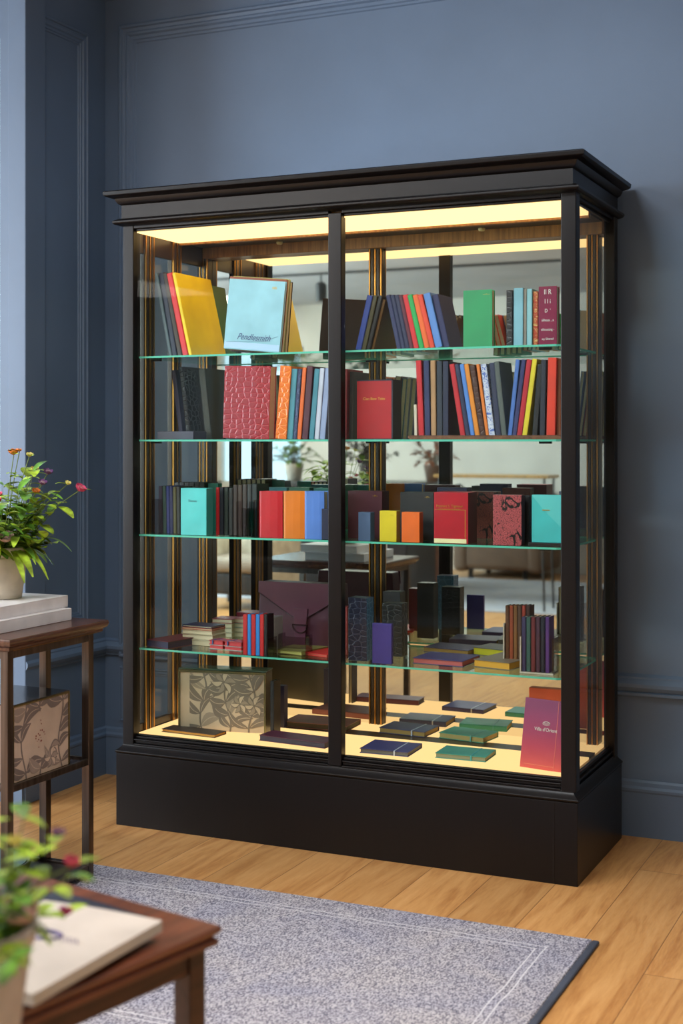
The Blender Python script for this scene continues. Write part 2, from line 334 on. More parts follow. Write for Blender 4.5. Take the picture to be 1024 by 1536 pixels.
# ================================================================== RUGS
def rug(name, label, x0, x1, y0, y1, m, edge, lines=True, t=.012):
    cx, cy = (x0+x1)/2, (y0+y1)/2
    r = thing(name, label, 'rug', (cx, cy, 0)); w, d = x1-x0, y1-y0
    MB().box(-w/2+.012, w/2-.012, -d/2+.012, d/2-.0, 0.001, t).obj('pile', m, r, bevel=.004)
    MB().box(w/2-.012, w/2+.008, -d/2, d/2, .001, t-.001).box(-w/2-.008, -w/2+.012, -d/2, d/2, .001, t-.001).box(-w/2, w/2, -d/2-.008, -d/2+.012, .001, t-.001).obj('edge_binding', edge, r, bevel=.004)
    return r
RW, RD = 3.6, 1.05
rug('rug', 'grey blue woven rug with pale double border line on the oak floor before the cabinet', 1.0-RW, 1.0, -.445-RD, -.445, rug_mat((184, 180, 184), (100, 98, 110), RW, RD), mat((58, 64, 78), .9, 'fabric'))
rug('rug', 'pale grey rug on the far floor seen reflected in the cabinet mirror', -5.2, -.75, -7.7, -5.25, rug_mat((205, 205, 206), (165, 170, 180), 4.45, 2.45, False), mat((120, 135, 155), .9, 'fabric'))

# ================================================================== CABINET
BLK = mat((12, 8, 8), .34, 'lacquer', spec=.3); BLK2 = mat((44, 31, 22), .3, 'lacquer'); BRASS = mat((96, 70, 38), .28, 'brushed', 1.0)
GOLD_STREAK = mat((196, 142, 70), .3, 'brushed', .9)  # metal tone imitating gold reflections on the inner posts
LIT_WOOD = mat((150, 104, 56), .33, 'lacquer')  # dark wood, warm glow of the lit panels put into its colour
cab = thing('display_cabinet', 'tall black glazed display cabinet with lit top and base and mirrored back', 'cabinet', (0, 0, 0))
HW = .829
b = MB().box(-HW, HW, .0, .575, 0.0, .252); b.box(.752, .758, -.001, .002, .004, .25); b.obj('plinth', BLK, cab, bevel=.003)
pm = MB(); 
PP = [(-.004, .250), (.004, .258), (.004, .262), (-.010, .272), (-.016, .280), (-.016, .284)]   # moulding outline (outset, z)
def loop(o, z): return [Vector((-HW-o, -o, z)), Vector((HW+o, -o, z)), Vector((HW+o, .575, z)), Vector((-HW-o, .575, z))]
pm.ring([loop(o, z) for o, z in PP]); pm.obj('plinth_moulding', BLK, cab, bevel=.0015)
FX = .812; FY = .016   # frame outer
for (x0, x1, y0, y1) in ((-FX, -.768, FY, .062), (.772, FX+.008, FY, .062), (-FX, -.772, .53, .572), (.778, FX+.004, .53, .572)):
    p = MB().box(x0, x1, y0, y1, .28, 2.125).obj('post', BLK, cab, bevel=.003)
MB().box(-.012, .036, FY-.002, .05, .285, 2.1).obj('mullion', BLK, cab, bevel=.003)
# stepped front and side bottom rails
def rail_steps(name, st, a0, a1, side=None):
    b = MB()
    for (o, z0, z1) in st:
        if side is None: b.box(a0, a1, FY+o, .05, z0, z1)
        elif side > 0: b.box(.79, FX-o, a0, a1, z0, z1)
        else: b.box(-FX+o, -.79, a0, a1, z0, z1)
    return b.obj(name, BLK, cab, bevel=.002)
ST = [(.0, .278, .288), (.008, .288, .298), (.002, .298, .304), (.012, .304, .313), (.018, .313, .318)]
rail_steps('bottom_rail', ST, -.768, -.012); rail_steps('bottom_rail', ST, .036, .772)
rail_steps('bottom_rail', ST, .062, .53, 1); rail_steps('bottom_rail', ST, .062, .53, -1)
TT = [(.002, 2.098, 2.125), (.012, 2.090, 2.098)]
rail_steps('top_rail', TT, -.768, -.012); rail_steps('top_rail', TT, .036, .772); rail_steps('top_rail', TT, .062, .53, 1); rail_steps('top_rail', TT, .062, .53, -1)
# crown
def cl(o, z): return [Vector((-.80-o, .02-o, z)), Vector((.80+o, .02-o, z)), Vector((.80+o, .585, z)), Vector((-.80-o, .585, z))]
b = MB(); b.ring([cl(o, z) for o, z in [(.014, 2.108), (.030, 2.112), (.036, 2.118), (.036, 2.124), (.026, 2.130), (.016, 2.134)]]); b.obj('architrave_moulding', BLK, cab, bevel=.001)
b = MB(); b.ring([cl(o, z) for o, z in [(.012, 2.132), (.012, 2.190)]]); b.obj('frieze', BLK, cab)
b = MB(); b.ring([cl(o, z) for o, z in [(.012, 2.180), (.022, 2.186), (.028, 2.196), (.030, 2.203), (.050, 2.207), (.058, 2.212), (.060, 2.224), (.054, 2.228)]]); b.obj('cornice', BLK, cab, bevel=.001)
# inner floor, lit panels
WARM = (255, 203, 137)
MB().box(-.79, .79, .05, .56, .283, .3125).obj('deck', LIT_WOOD, cab)
MB().box(-.768, .778, .052, .333, .3135, .3200).obj('lit_panel', emis(WARM, 1.45), cab, bevel=0)
MB().box(-.768, .778, .413, .545, .3135, .3200).obj('lit_panel', emis(WARM, 1.3), cab)
MB().box(-.768, .778, .334, .412, .3135, .3195).obj('floor_strip', mat((62, 48, 40), .3, 'lacquer'), cab)
MB().box(-.79, .79, .045, .56, 2.100, 2.13).obj('soffit', LIT_WOOD, cab)
MB().box(-.768, .778, .040, .325, 2.086, 2.099).obj('light_panel', emis(WARM, 2.6), cab)
MB().box(-.77, .78, .325, .345, 2.078, 2.099).obj('inner_rail', LIT_WOOD, cab, bevel=.002)
MB().box(-.77, .78, .50, .548, 2.050, 2.099).obj('inner_rail', LIT_WOOD, cab, bevel=.002)
MB().box(-.77, .78, .345, .50, 2.090, 2.099).obj('soffit_panel', mat((52, 44, 38), .4, 'lacquer'), cab)
for px in (384, 746):
    p = pZ(px, 355, 2.083); k = thing('p', None, None)
    bpy.data.objects.remove(k)
    MB().lathe([(.002, -.006), (.009, -.006), (.012, -.002), (.012, .004)], 20, (p[0], .46, 2.085)).obj('hinge_cap', mat((236, 214, 150), .4), cab, smooth=True)
# mirror
MB().box(-.778, .786, .548, .552, .315, 2.06).obj('mirror', MIRROR, cab)
MB().box(-.80, .80, .553, .57, .29, 2.12).obj('back_board', BLK, cab)
def stile(x0, x1, y0, y1, name='inner_post'):
    b = MB(); b.box(x0, x1, y0, y1, .32, 2.09)
    d = (x1-x0)
    if d < (y1-y0):
        b.box(x0-.003, x1+.004, y0+(y1-y0)*.18, y0+(y1-y0)*.42, .32, 2.09); b.box(x0-.003, x1+.007, y0+(y1-y0)*.62, y0+(y1-y0)*.82, .32, 2.09)
    else:
        b.box(x0+d*.15, x0+d*.38, y0-.005, y1, .32, 2.09); b.box(x0+d*.6, x0+d*.82, y0-.008, y1, .32, 2.09)
    o = b.obj(name, BLK2, cab, bevel=.0015)
    g = MB(); 
    if d < (y1-y0):
        for f0 in (.04, .48, .88): g.box(x0, x1+.0055, y0+(y1-y0)*f0, y0+(y1-y0)*(f0+.09), .32, 2.09)
    else:
        for f0 in (.02, .44, .88): g.box(x0+d*f0, x0+d*(f0+.09), y0-.007, y1, .32, 2.09)
    g.obj('gold_reflection_strip', GOLD_STREAK, o)  # added strips, gold reflection streaks given a shape
    return o
stile(-.795, -.775, .098, .160, 'side_stile'); stile(-.795, -.775, .285, .345, 'side_stile'); stile(-.790, -.755, .515, .547)
stile(-.088, -.036, .532, .547); stile(.722, .762, .522, .547); 
for (y0, y1) in ((.062, .098), (.160, .285), (.345, .515)): MB().box(-.793, -.777, y0, y1, 2.02, 2.09).obj('side_sash_rail', BLK2, cab, bevel=.002); MB().box(-.793, -.777, y0, y1, .32, .345).obj('side_sash_rail', BLK2, cab, bevel=.002)
# glazing
MB().box(-.768, -.012, .030, .034, .316, 2.094).obj('glass_pane', GLASS, cab); MB().box(.036, .772, .030, .034, .316, 2.094).obj('glass_pane', GLASS, cab)
MB().box(.797, .800, .062, .53, .316, 2.094).obj('glass_pane', GLASS, cab); MB().box(-.799, -.796, .062, .53, .316, 2.094).obj('glass_pane', GLASS, cab)
# shelves with bright green cut edges
SZ = {1: 1.650, 2: 1.356, 3: 1.022, 4: .620, 0: .3202}
for k in (1, 2, 3, 4):
    z = SZ[k]; b = MB(); x0, x1, y0, y1, t = -.766, .768, .050, .512, .0065
    pts = [(x0, y0), (x1-.02, y0), (x1-.006, y0+.006), (x1, y0+.02), (x1, y1-.05), (x1-.012, y1-.012), (x1-.05, y1), (x0, y1)]
    A = [b.bm.verts.new((x, y, z-t)) for x, y in pts]; B = [b.bm.verts.new((x, y, z)) for x, y in pts]
    b._f(A[::-1]); b._f(B); b.mi = 1
    for i in range(len(pts)): b._f((A[i], A[(i+1) % 8], B[(i+1) % 8], B[i]))
    b.obj('glass_shelf', [SHELF_GLASS, EDGE], cab)
    for (bx, by) in ((-.745, .13), (.735, .40), (-.062, .49), (.70, .10)):
        if k and bx < 10:
            MB().box(bx-.02, bx+.02, by-.006, by+.006, z-t-.007, z-t).obj('shelf_bracket', BLK, cab, bevel=.001)

# ================================================================== BOOKS
CREAMP = (226, 212, 180)
def book_parts(r, w, h, t, m, pages=CREAMP, M=None, cover=.0022, spine_m=None, face_m=None, band=None, bev=.0014):
    # canonical: spine at x=0, fore edge x=w, front board at y=0, z up.  M maps it inside the thing
    M = M or Matrix.Identity(4); c = min(cover, t*.25)
    b = MB(); b.box(0, w, 0, c, 0, h, M); b.box(0, w, t-c, t, 0, h, M); b.box(0, c*1.2, c, t-c, 0, h, M)
    b.obj('cover', m, r, bevel=min(bev, c*.45))
    MB().box(c*1.2, w-.003, c, t-c, .003, h-.003, M).obj('pages', mat(pages, .7, 'paper'), r)
    if band:
        bb = MB(); bb.box(w*.78, w*.78+.003, -.0006, t+.0006, -.0006, h+.0006, M); bb.obj('elastic_band', band, r)
SPN = Matrix.Rotation(PI/2, 4, 'Z')                # spine faces the viewer, thickness runs -x
EPSI = .0004
def spine(label, xbl, xbr, xtl, yt, Yf, zs, depth, rgb, kind='leather', rough=.45, pages=CREAMP, group=None, name='notebook', cat='notebook', zoff=0):
    z0 = SZ[zs]+zoff+EPSI
    bl = pY(xbl, 0, Yf); br = pY(xbr, 0, Yf); tl = pY(xtl, yt, Yf)
    h0 = tl[2]-z0; a = math.atan2(tl[0]-bl[0], h0)
    wh = (br[0]-bl[0])*.95; w = wh*math.cos(a); h = h0/math.cos(a)*.985
    r = thing(name, label, cat, ((br[0] if a > 0 else bl[0]+.0004), Yf, z0), 0, group, rot=(0, a, 0))
    M = SPN if a > 0 else Matrix.Translation((w, 0, 0)) @ SPN
    book_parts(r, depth, h, w, mat(rgb, rough, kind), pages, M)
    return r
def face(label, xl, xr, yt, Yf, zs, t, rgb, kind='leather', rough=.45, pages=CREAMP, group=None, rz=0, name='notebook', cat='notebook', band=None, lean=0, zoff=0, tilt=0):
    z0 = SZ[zs]+zoff+EPSI; l = pY(xl, yt, Yf); r_ = pY(xr, yt, Yf); w = (r_[0]-l[0]); h = l[2]-z0
    r = thing(name, label, cat, (l[0] if lean <= 0 else r_[0], Yf, z0), 0, group, rot=(tilt, lean, rz))
    M = Matrix.Translation((-w if lean > 0 else 0, 0, 0))
    book_parts(r, w, h, t, mat(rgb, rough, kind), pages, M, band=band)
    r['w'] = w; r['h'] = h
    return r, w, h
def boxy(label, xl, xr, yt, Yf, zs, t, rgb, kind='leather', rough=.45, rz=0, name='gift_box', cat='box', lid=None, group=None, side=None, zoff=0):
    z0 = SZ[zs]+zoff+EPSI; l = pY(xl, yt, Yf); r_ = pY(xr, yt, Yf); w = (r_[0]-l[0])/math.cos(rz); h = l[2]-z0
    r = thing(name, label, cat, (l[0], Yf, z0), rz, group)
    MB().box(0, w, 0, t, 0, h, None, [1, 0, 0, 1, 1, 1] if side else None).obj('case', [mat(rgb, rough, kind)]+([mat(side, rough, kind)] if side else []), r, bevel=.0015)
    return r, w, h
def lying(label, FL, FR, BRp, zs, t, rgb, kind='leather', rough=.45, pages=CREAMP, group=None, zoff=0, name='notebook', cat='notebook', band=None, depth=None):
    z0 = SZ[zs]+zoff+EPSI
    a = pZ(FL[0], FL[1], SZ[zs]); c = pZ(FR[0], FR[1], SZ[zs]); d = pZ(BRp[0], BRp[1], SZ[zs])
    w = (c-a).length; ang = math.atan2(c[1]-a[1], c[0]-a[0]); dep = depth or (d-c).length
    r = thing(name, label, cat, (a[0], a[1], z0), ang, group)
    # canonical y (thickness) -> z ; canonical z (height) -> y ; spine at the back: use fore edge to the front
    M = Matrix(((0, 0, -1, w), (-1, 0, 0, dep), (0, 1, 0, 0), (0, 0, 0, 1)))
    book_parts(r, dep, w, t, mat(rgb, rough, kind), pages, M)
    if band: MB().box(w*.70, w*.70+.0045, -.0006, dep+.0006, -.0001, t+.0008).obj('elastic_band', band, r)
    return r
GOLD = mat((226, 180, 90), .3, metal=1.0); WHITE = mat((232, 228, 222), .6); INK = mat((70, 84, 130), .6)
FRONT = (PI/2, 0, 0)

# ---- shelf 1 (top), left bay: big albums leaning left
G = 'large albums leaning on the top shelf'
spine('grey blue thin album leaning left, first on the top shelf', 253, 258, 231, 409, .09, 1, .22, (92, 108, 118), group=G)
spine('navy album leaning left beside the grey blue one on the top shelf', 258.4, 266, 237.5, 408, .09, 1, .22, (34, 38, 66), group=G)
spine('dark brown album leaning left between navy and red on the top shelf', 266.4, 273.5, 243, 409, .09, 1, .22, (58, 40, 32), group=G)
spine('bright red album leaning left against the yellow album', 274, 282.5, 249, 409, .09, 1, .22, (222, 32, 42), group=G)
spine('large yellow album leaning left with its broad cover showing', 283, 288, 257.5, 408, .09, 1, .25, (250, 208, 26), group=G)
r = boxy('green folder leaning left behind the yellow album', 329, 337, 427, .37, 1, .10, (70, 112, 62), name='folder', cat='folder', side=(70, 112, 62))[0]; r.rotation_euler = (0, -.2, 0)
# facing stack
def shear_face(*a, **k): return face(*a, **k)
LN = .10
r, w, h = face('pale blue presentation folder with script lettering facing front on top shelf', 337, 421, 427, .085, 1, .012, (150, 196, 214), 'leather', .55, lean=LN, name='folder', cat='folder')
r.location.x -= .006
text_part('Pendlesmith', .031, INK, r, (-w*.48, -.0008, .045), FRONT, shear=.5, squash=.85)
text_part('HD', .012, GOLD, r, (-w*.18, -.0008, h*.9), FRONT)
ub = MB(); ub.tube([(-w*.96, -.0006, .024), (-w*.6, -.0006, .029), (-w*.3, -.0006, .034), (-w*.05, -.0006, .055)], .0007, 5).obj('flap_line', mat((120, 150, 175), .6), r)
MB().box(-w*.99, -w*.01, -.0006, 0, .004, .026).obj('lower_pocket', mat((176, 202, 232), .5), r)
face('russet brown folder directly behind the pale blue folder', 335, 420, 424, .100, 1, .014, (142, 70, 46), lean=LN, name='folder', cat='folder')
face('olive gold folder in the stack behind the pale blue folder', 340, 422, 423, .118, 1, .022, (150, 150, 84), lean=LN, name='folder', cat='folder')
face('chestnut brown folder third behind the pale blue folder', 343, 423, 424, .146, 1, .022, (96, 54, 34), lean=LN*.9, name='folder', cat='folder')
face('dark brown folder at the back of the pale blue folder stack', 346, 425, 426, .174, 1, .035, (58, 36, 28), lean=LN*.8, name='folder', cat='folder')
# ---- shelf 1 right bay
G = 'notebooks leaning on the right of the top shelf'
spine('royal blue notebook leaning right at the start of the right top row', 532, 541, 550, 443, .09, 1, .14, (52, 70, 150), group=G)
spine('olive brown notebook leaning right behind the royal blue one', 541.3, 548, 559.5, 443, .09, 1, .14, (74, 66, 40), group=G)
spine('black notebook leaning right before the glossy brown cover', 548.3, 554.5, 567.5, 443, .09, 1, .14, (28, 24, 26), group=G)
spine('glossy brown album leaning right in the gap of the top row', 555, 560, 573.5, 449, .10, 1, .19, (110, 76, 40), rough=.25, group=G)
cols = [('navy notebook leaning left, first of three navy ones', (36, 38, 84), 595, 602, 578), ('navy notebook leaning left, middle of three navy ones', (32, 34, 74), 602, 608, 585), ('navy notebook leaning left, third of three beside maroon', (34, 34, 70), 608, 614.5, 591),
        ('maroon notebook leaning left between navy and red', (92, 22, 44), 614.5, 620.5, 597), ('scarlet notebook leaning left beside the green one', (206, 30, 40), 620.5, 628.5, 603), ('bright green notebook leaning left between scarlet and orange', (34, 158, 78), 628.5, 636.5, 610),
        ('orange notebook leaning left beside the bright green one', (232, 100, 40), 636.5, 644.5, 618), ('red orange notebook leaning left against the blue album', (222, 64, 38), 644.5, 652.5, 625)]
for lb, cc, a, b2, t_ in cols: spine(lb, a, b2, t_, 442, .085, 1, .14, cc, group=G)
spine('light blue album leaning left with broad cover facing the room', 652.8, 664, 634, 440, .085, 1, .10, (92, 132, 200), rough=.6, group=G)
spine('navy album leaning left at the end of the leaning row', 665, 675, 647, 442, .09, 1, .13, (44, 44, 88), rough=.6, group=G)
r, w, h = face('upright green notebook box facing front on the top shelf', 694.5, 738, 436, .08, 1, .028, (44, 146, 92), 'leather', .5)
text_part('—•—', .010, GOLD, r, (w*.8, -.0006, h*.92), FRONT)
spine('black textured notebook standing beside the pale blue books', 759, 768.5, 759, 434, .09, 1, .12, (34, 30, 34), 'croc', group='upright books at the right end of top shelf')
spine('pale blue notebook upright beside the black textured one', 769, 784, 769.5, 431, .085, 1, .13, (128, 178, 196), rough=.6, group='upright books at the right end of top shelf')
spine('grey beige slim notebook between the two pale blue books', 784.3, 789, 784.8, 432, .088, 1, .13, (150, 140, 130), group='upright books at the right end of top shelf')
spine('pale aqua notebook upright before the red patterned spine', 789.3, 797.5, 789.6, 432, .085, 1, .13, (142, 190, 200), rough=.6, group='upright books at the right end of top shelf')
r = spine('red and gold marbled spine book beside the magenta book', 799, 806.5, 799, 436, .09, 1, .12, (170, 50, 22), 'plain', group='upright books at the right end of top shelf')
for o in r.children:
    if o.name.startswith('cover'): o.data.materials[0] = mat((176, 48, 24), .4, 'marble', scale=2.2, rgb2=(210, 176, 110))
r, w, h = face('magenta crocodile notebook with white handwritten lettering facing front', 807.5, 835, 430, .075, 1, .03, (128, 14, 62), 'leather', .35)
for k, (tx, sz) in enumerate([('II R', .022), ('I I i', .020), ('D  \'', .016), ('silhous ...s', .012), ('silhoutting -', .011), ('my Silvered', .010)]):
    text_part(tx, sz, WHITE, r, (w*.5, -.0012, h*(.9-.16*k)), FRONT, squash=.8, name='lettering')

# ---- shelf 2 left
boxy('low dark purple box lying at the left of the second shelf', 236, 290, 647, .07, 2, .09, (48, 40, 62), name='flat_box')
spine('purple grey notebook leaning left above the low purple box', 269, 275.5, 256.5, 554, .18, 2, .14, (58, 50, 72), zoff=.0, group='dark albums leaning left on second shelf')
spine('black crocodile album leaning left with wide cover on second shelf', 280, 286, 268, 549, .175, 2, .20, (30, 24, 20), 'croc', .25, group='dark albums leaning left on second shelf')
spine('dark olive album leaning left behind the black crocodile album', 308, 318, 297, 552, .19, 2, .15, (48, 44, 26), group='dark albums leaning left on second shelf')
r, w, h = face('red crocodile album facing front on the second shelf', 334, 403, 551, .08, 2, .045, (150, 4, 26), 'croc', .36, lean=.03, name='album', cat='album')
face('dark navy album standing behind the red crocodile album', 338, 408, 552, .135, 2, .03, (34, 34, 52), name='album', cat='album')
G = 'notebooks leaning right on the second shelf left bay'
spine('orange crocodile notebook leaning right on second shelf', 411.5, 429, 419.5, 548, .08, 2, .15, (232, 110, 28), 'croc', .3, group=G)
spine('teal notebook leaning right beside the orange crocodile one', 429.5, 438.5, 437, 552, .085, 2, .14, (76, 140, 158), rough=.6, group=G)
spine('slate navy notebook leaning right between teal and thin orange', 438.8, 444.5, 446.5, 552, .085, 2, .14, (50, 58, 96), 'croc', group=G)
spine('thin orange notebook leaning right after the slate navy one', 445, 451, 453.5, 550, .082, 2, .14, (226, 100, 26), group=G)
spine('dark maroon notebook leaning right on the second shelf', 451.5, 461.5, 459.5, 548, .085, 2, .14, (78, 20, 44), group=G)
spine('dusty teal notebook leaning right before the white ones', 462.5, 470.5, 471.5, 552, .085, 2, .14, (66, 130, 150), rough=.6, group=G)
spine('pale lilac white notebook leaning right by the centre post', 471, 478, 479.5, 551, .085, 2, .14, (196, 196, 214), rough=.6, group=G)
spine('blue edged white notebook half hidden by the centre post', 478.5, 487, 487.5, 551, .085, 2, .14, (150, 160, 196), rough=.6, group=G)
# ---- shelf 2 right
spine('dark red notebook imitating a reflection just right of the centre post on second shelf', 512.5, 519.5, 514, 552, .12, 2, .13, (150, 26, 36))  # added book standing for a mirror reflection of other books
spine('grey brown notebook imitating a reflection beside the dark red one by centre post', 520, 529, 521.5, 556, .14, 2, .13, (74, 66, 62))  # second added book in place of a reflection
r, w, h = boxy('red presentation box with gold title and navy edges facing front', 535, 589, 570, .08, 2, .075, (176, 6, 26), 'leather', .4, side=(34, 28, 40))
text_part('Cian Bow Tales', .0125, GOLD, r, (w*.48, -.0008, h*.68), FRONT, shear=.1)
b = MB(); b.box(0, w, -.0006, 0, h-.004, h); b.box(w-.005, w, -.0006, 0, 0, h); b.box(0, w, -.0006, 0, 0, .003); b.obj('dark_edging', mat((24, 22, 44), .5), r)
tray = thing('wooden_tray', 'long dark wooden tray under the row of upright notebooks on second shelf', 'tray', (pY(612, 650, .07)[0], .065, SZ[2]+EPSI))
tw = .765-pY(612, 650, .07)[0]
MB().prism([(0, .004), (.01, 0), (tw-.01, 0), (tw, .004), (tw, .010), (0, .010)], 0, .20, 'Y').obj('base', mat((112, 70, 46), .35, 'wood', rgb2=(60, 34, 22)), tray, bevel=.001)
MB().box(.002, tw-.002, 0, .006, .010, .013).obj('lip', mat((98, 58, 38), .35, 'wood', rgb2=(60, 34, 22)), tray, bevel=.001)
G = 'notebooks standing in the wooden tray on the second shelf'
ZT = .0105
rows = [
 ('short cream booklet at the left end of the wooden tray', 621, 625.5, 620, 606, (210, 196, 176), 'plain'),
 ('red notebook upright at the left of the wooden tray', 627.5, 636, 623, 539, (196, 22, 36), 'leather'),
 ('deep navy notebook upright beside the leftmost red one', 637, 645.5, 634.5, 539, (36, 42, 88), 'leather'),
 ('tan notebook upright between two dark ones', 646.3, 654, 645, 539, (176, 132, 92), 'leather'),
 ('dark slate notebook right after the tan one', 655, 663.5, 654.5, 540, (40, 46, 62), 'leather'),
 ('midnight blue notebook right after the dark slate one', 664, 672.5, 663.8, 540, (30, 34, 64), 'leather'),
 ('dark red notebook leaning left, first of the leaning tray row', 690, 698, 673, 545, (190, 24, 40), 'leather'),
 ('navy notebook leaning left beside the leaning dark red one', 698.3, 705, 681, 545, (38, 42, 78), 'leather'),
 ('sky blue notebook leaning left before the amber one', 705.3, 712, 688.5, 545, (82, 130, 208), 'leather'),
 ('amber notebook leaning left beside the sky blue one', 712.3, 719.6, 695, 545, (222, 134, 40), 'leather'),
 ('dark brown crocodile notebook leaning left in the tray', 720, 728, 703.5, 547, (70, 36, 26), 'croc'),
 ('slim orange notebook leaning left beside the patterned one', 728.3, 733, 713.5, 545, (230, 126, 46), 'leather'),
 ('white and blue marbled notebook leaning left in the tray', 733.3, 742.5, 720, 545, (206, 208, 222), 'marble'),
 ('navy notebook leaning left after the marbled one', 743, 751.5, 733, 543, (40, 44, 74), 'leather'),
 ('grey green notebook leaning left before the wide slate cover', 752, 760, 740, 541, (84, 90, 88), 'leather'),
 ]
for lb, a, b2, t_, yt, cc, kd in rows:
    r = spine(lb, a, b2, t_, yt, .085, 2, .13 if yt < 600 else .08, cc, kd if kd != 'marble' else 'plain', group=G, zoff=ZT)
    if kd == 'marble':
        for o in r.children:
            if o.name.startswith('cover'): o.data.materials[0] = mat(cc, .4, 'marble', scale=2, rgb2=(70, 96, 176))
rows = [
 ('medium blue notebook leaning right, first of the right leaning group', 760.8, 767.2, 773, 538, (74, 112, 186)),
 ('indigo notebook leaning right beside the medium blue one', 767.6, 774, 782, 538, (48, 50, 104)),
 ('crimson notebook leaning right between indigo and yellow', 774.4, 782, 789.5, 538, (186, 24, 44)),
 ('yellow notebook leaning right in the wooden tray', 782.4, 790, 798, 537, (226, 202, 44)),
 ('black notebook leaning right just past the yellow one', 797.5, 805, 806, 545, (26, 24, 30)),
 ('near black navy notebook upright before the red orange one', 808.5, 816.5, 811, 538, (30, 34, 52)),
 ('red orange notebook upright at the right end of the wooden tray', 818.5, 832, 821, 535, (226, 58, 34))]
for lb, a, b2, t_, yt, cc in rows: spine(lb, a, b2, t_, yt, .085, 2, .13, cc, group=G, zoff=ZT)
spine('brown orange notebook at the right edge beside the corner post', 833, 842, 833, 537, .10, 2, .13, (150, 82, 50), group=G, zoff=ZT)

# ---- shelf 3 left
def holder(label, xl, xr, yt, Yf, zs, d, zoff=0, tint=None):
    l = pY(xl, yt, Yf); r_ = pY(xr, yt, Yf); w = r_[0]-l[0]; z0 = SZ[zs]+EPSI; h = l[2]-z0
    t = thing('acrylic_holder', label, 'display stand', (l[0], Yf, z0)); q = .0022
    MB().box(0, w, 0, d, 0, q).box(0, q, 0, d, q, h).box(w-q, w, 0, d, q, h).box(q, w-q, d-q, d, q, h*.8).obj('body', tint or ACRYL, t); return t
holder('clear acrylic stand at the far left of the third shelf', 228, 238, 749, .085, 3, .10)
G = 'slim notebooks in a row at the left of the third shelf'
for lb, a, b2, yt, cc in [('dark purple slim notebook, first of the third shelf row', 238.5, 244, 728, (48, 34, 60)), ('dark green slim notebook second in the third shelf row', 244.3, 249.5, 728, (44, 72, 66)),
        ('royal blue slim notebook in the left row of third shelf', 249.8, 254.3, 728, (42, 56, 124)), ('navy slim notebook beside the royal blue slim one', 254.6, 259.5, 728, (34, 40, 92)), ('olive slim notebook before the black one on third shelf', 259.8, 264.6, 729, (84, 78, 40)), ('black slim notebook hidden beside the aqua box', 264.9, 270.5, 729, (24, 22, 24))]:
    spine(lb, a, b2, a-1, yt, .11, 3, .09, cc, group=G)
G = 'black notebooks standing behind the aqua box'
for k in range(6):
    spine('black notebook standing in the back row behind the aqua box', 262+k*7.6, 269.4+k*7.6, 261+k*7.6, 722.5, .26, 3, .10, (26, 20, 18), 'leather', .35, group=G)
r, w, h = boxy('aqua box with small script name facing front at left of third shelf', 271, 309.5, 732, .068, 3, .045, (86, 200, 200), 'leather', .6, name='gift_box', side=(60, 160, 150))
text_part('Thones', .012, mat((70, 120, 130), .5), r, (w*.45, -.0008, h*.73), FRONT, shear=.2)
boxy('dark green box behind and right of the aqua box', 311.5, 327, 725, .28, 3, .03, (16, 104, 90), 'leather', .5)
G = 'slim notebooks between the aqua and red covers'
for lb, a, b2, yt, cc in [('red slim notebook, first right of the aqua box', 323.5, 328.6, 730, (186, 22, 30)), ('blue black slim notebook beside the red slim one', 329, 335, 730, (26, 26, 40)), ('bottle green slim notebook in the middle of the third shelf row', 336, 342.2, 730, (28, 40, 38)),
        ('charcoal slim notebook after the bottle green one', 342.5, 349, 731, (34, 32, 34)), ('chocolate brown slim notebook behind the acrylic stand', 349.4, 356, 726, (56, 36, 30)), ('umber slim notebook next to the chocolate one', 356.4, 363, 726, (66, 44, 34)), ('dark taupe slim notebook behind the acrylic stand', 363.4, 370, 725, (58, 44, 40)),
        ('smoke grey slim notebook right of the taupe one', 370.4, 377, 725, (44, 46, 48)), ('deep teal black slim notebook by the red cover', 377.4, 385.5, 725, (30, 38, 38))]:
    spine(lb, a, b2, a, yt, .12, 3, .09, cc, group=G)
holder('clear acrylic stand before the brown notebooks on the third shelf', 354, 374, 752, .075, 3, .035)
holder('small clear acrylic stand just left of the red curved cover', 380, 387, 750, .075, 3, .035)
def curved(label, xl, xr, yt, rgb, Yf=.075, group='curved soft notebooks facing front on third shelf'):
    l = pY(xl, yt, Yf); r_ = pY(xr, yt, Yf); w = r_[0]-l[0]; z0 = SZ[3]+EPSI; h = l[2]-z0
    t = thing('soft_notebook', label, 'notebook', (l[0], Yf, z0), 0, group); d = .045
    # rounded spine toward the viewer's left, cover sweeping back to the right
    arc = [(.012-.012*math.sin(q*PI/16), .012-.012*math.cos(q*PI/16)) for q in range(8, -1, -1)]; arc2 = [(.012-.009*math.sin(q*PI/16), .012-.009*math.cos(q*PI/16)) for q in range(9)]
    pr = [(0, d*.9)]+arc+[(w*.5, .0005), (w*.8, .002), (w, .005), (w, .008), (w*.8, .005), (w*.5, .0035)]+arc2+[(.003, d*.9)]
    MB().prism(pr, 0, h, 'Z').obj('cover', mat(rgb, .4, 'leather'), t)
    MB().prism([(.006, .016), (.012, .010), (w*.45, .013), (w*.8, .011), (w-.003, .016), (w-.004, d*.85), (.006, d*.85)], .003, h-.003, 'Z').obj('pages', mat(CREAMP, .7, 'paper'), t)
    MB().prism([(.0035, d*.87), (w, d*.87), (w, d*.93), (.0, d*.93)], 0, h, 'Z').obj('back_cover', mat(rgb, .4, 'leather'), t)
curved('red soft notebook with rounded spine facing front on third shelf', 387, 422.5, 736.6, (196, 22, 36))
curved('orange soft notebook with rounded spine on third shelf', 423.5, 456, 736.6, (226, 118, 24))
curved('cornflower blue soft notebook with rounded spine on third shelf', 455, 485, 736.6, (88, 128, 208))
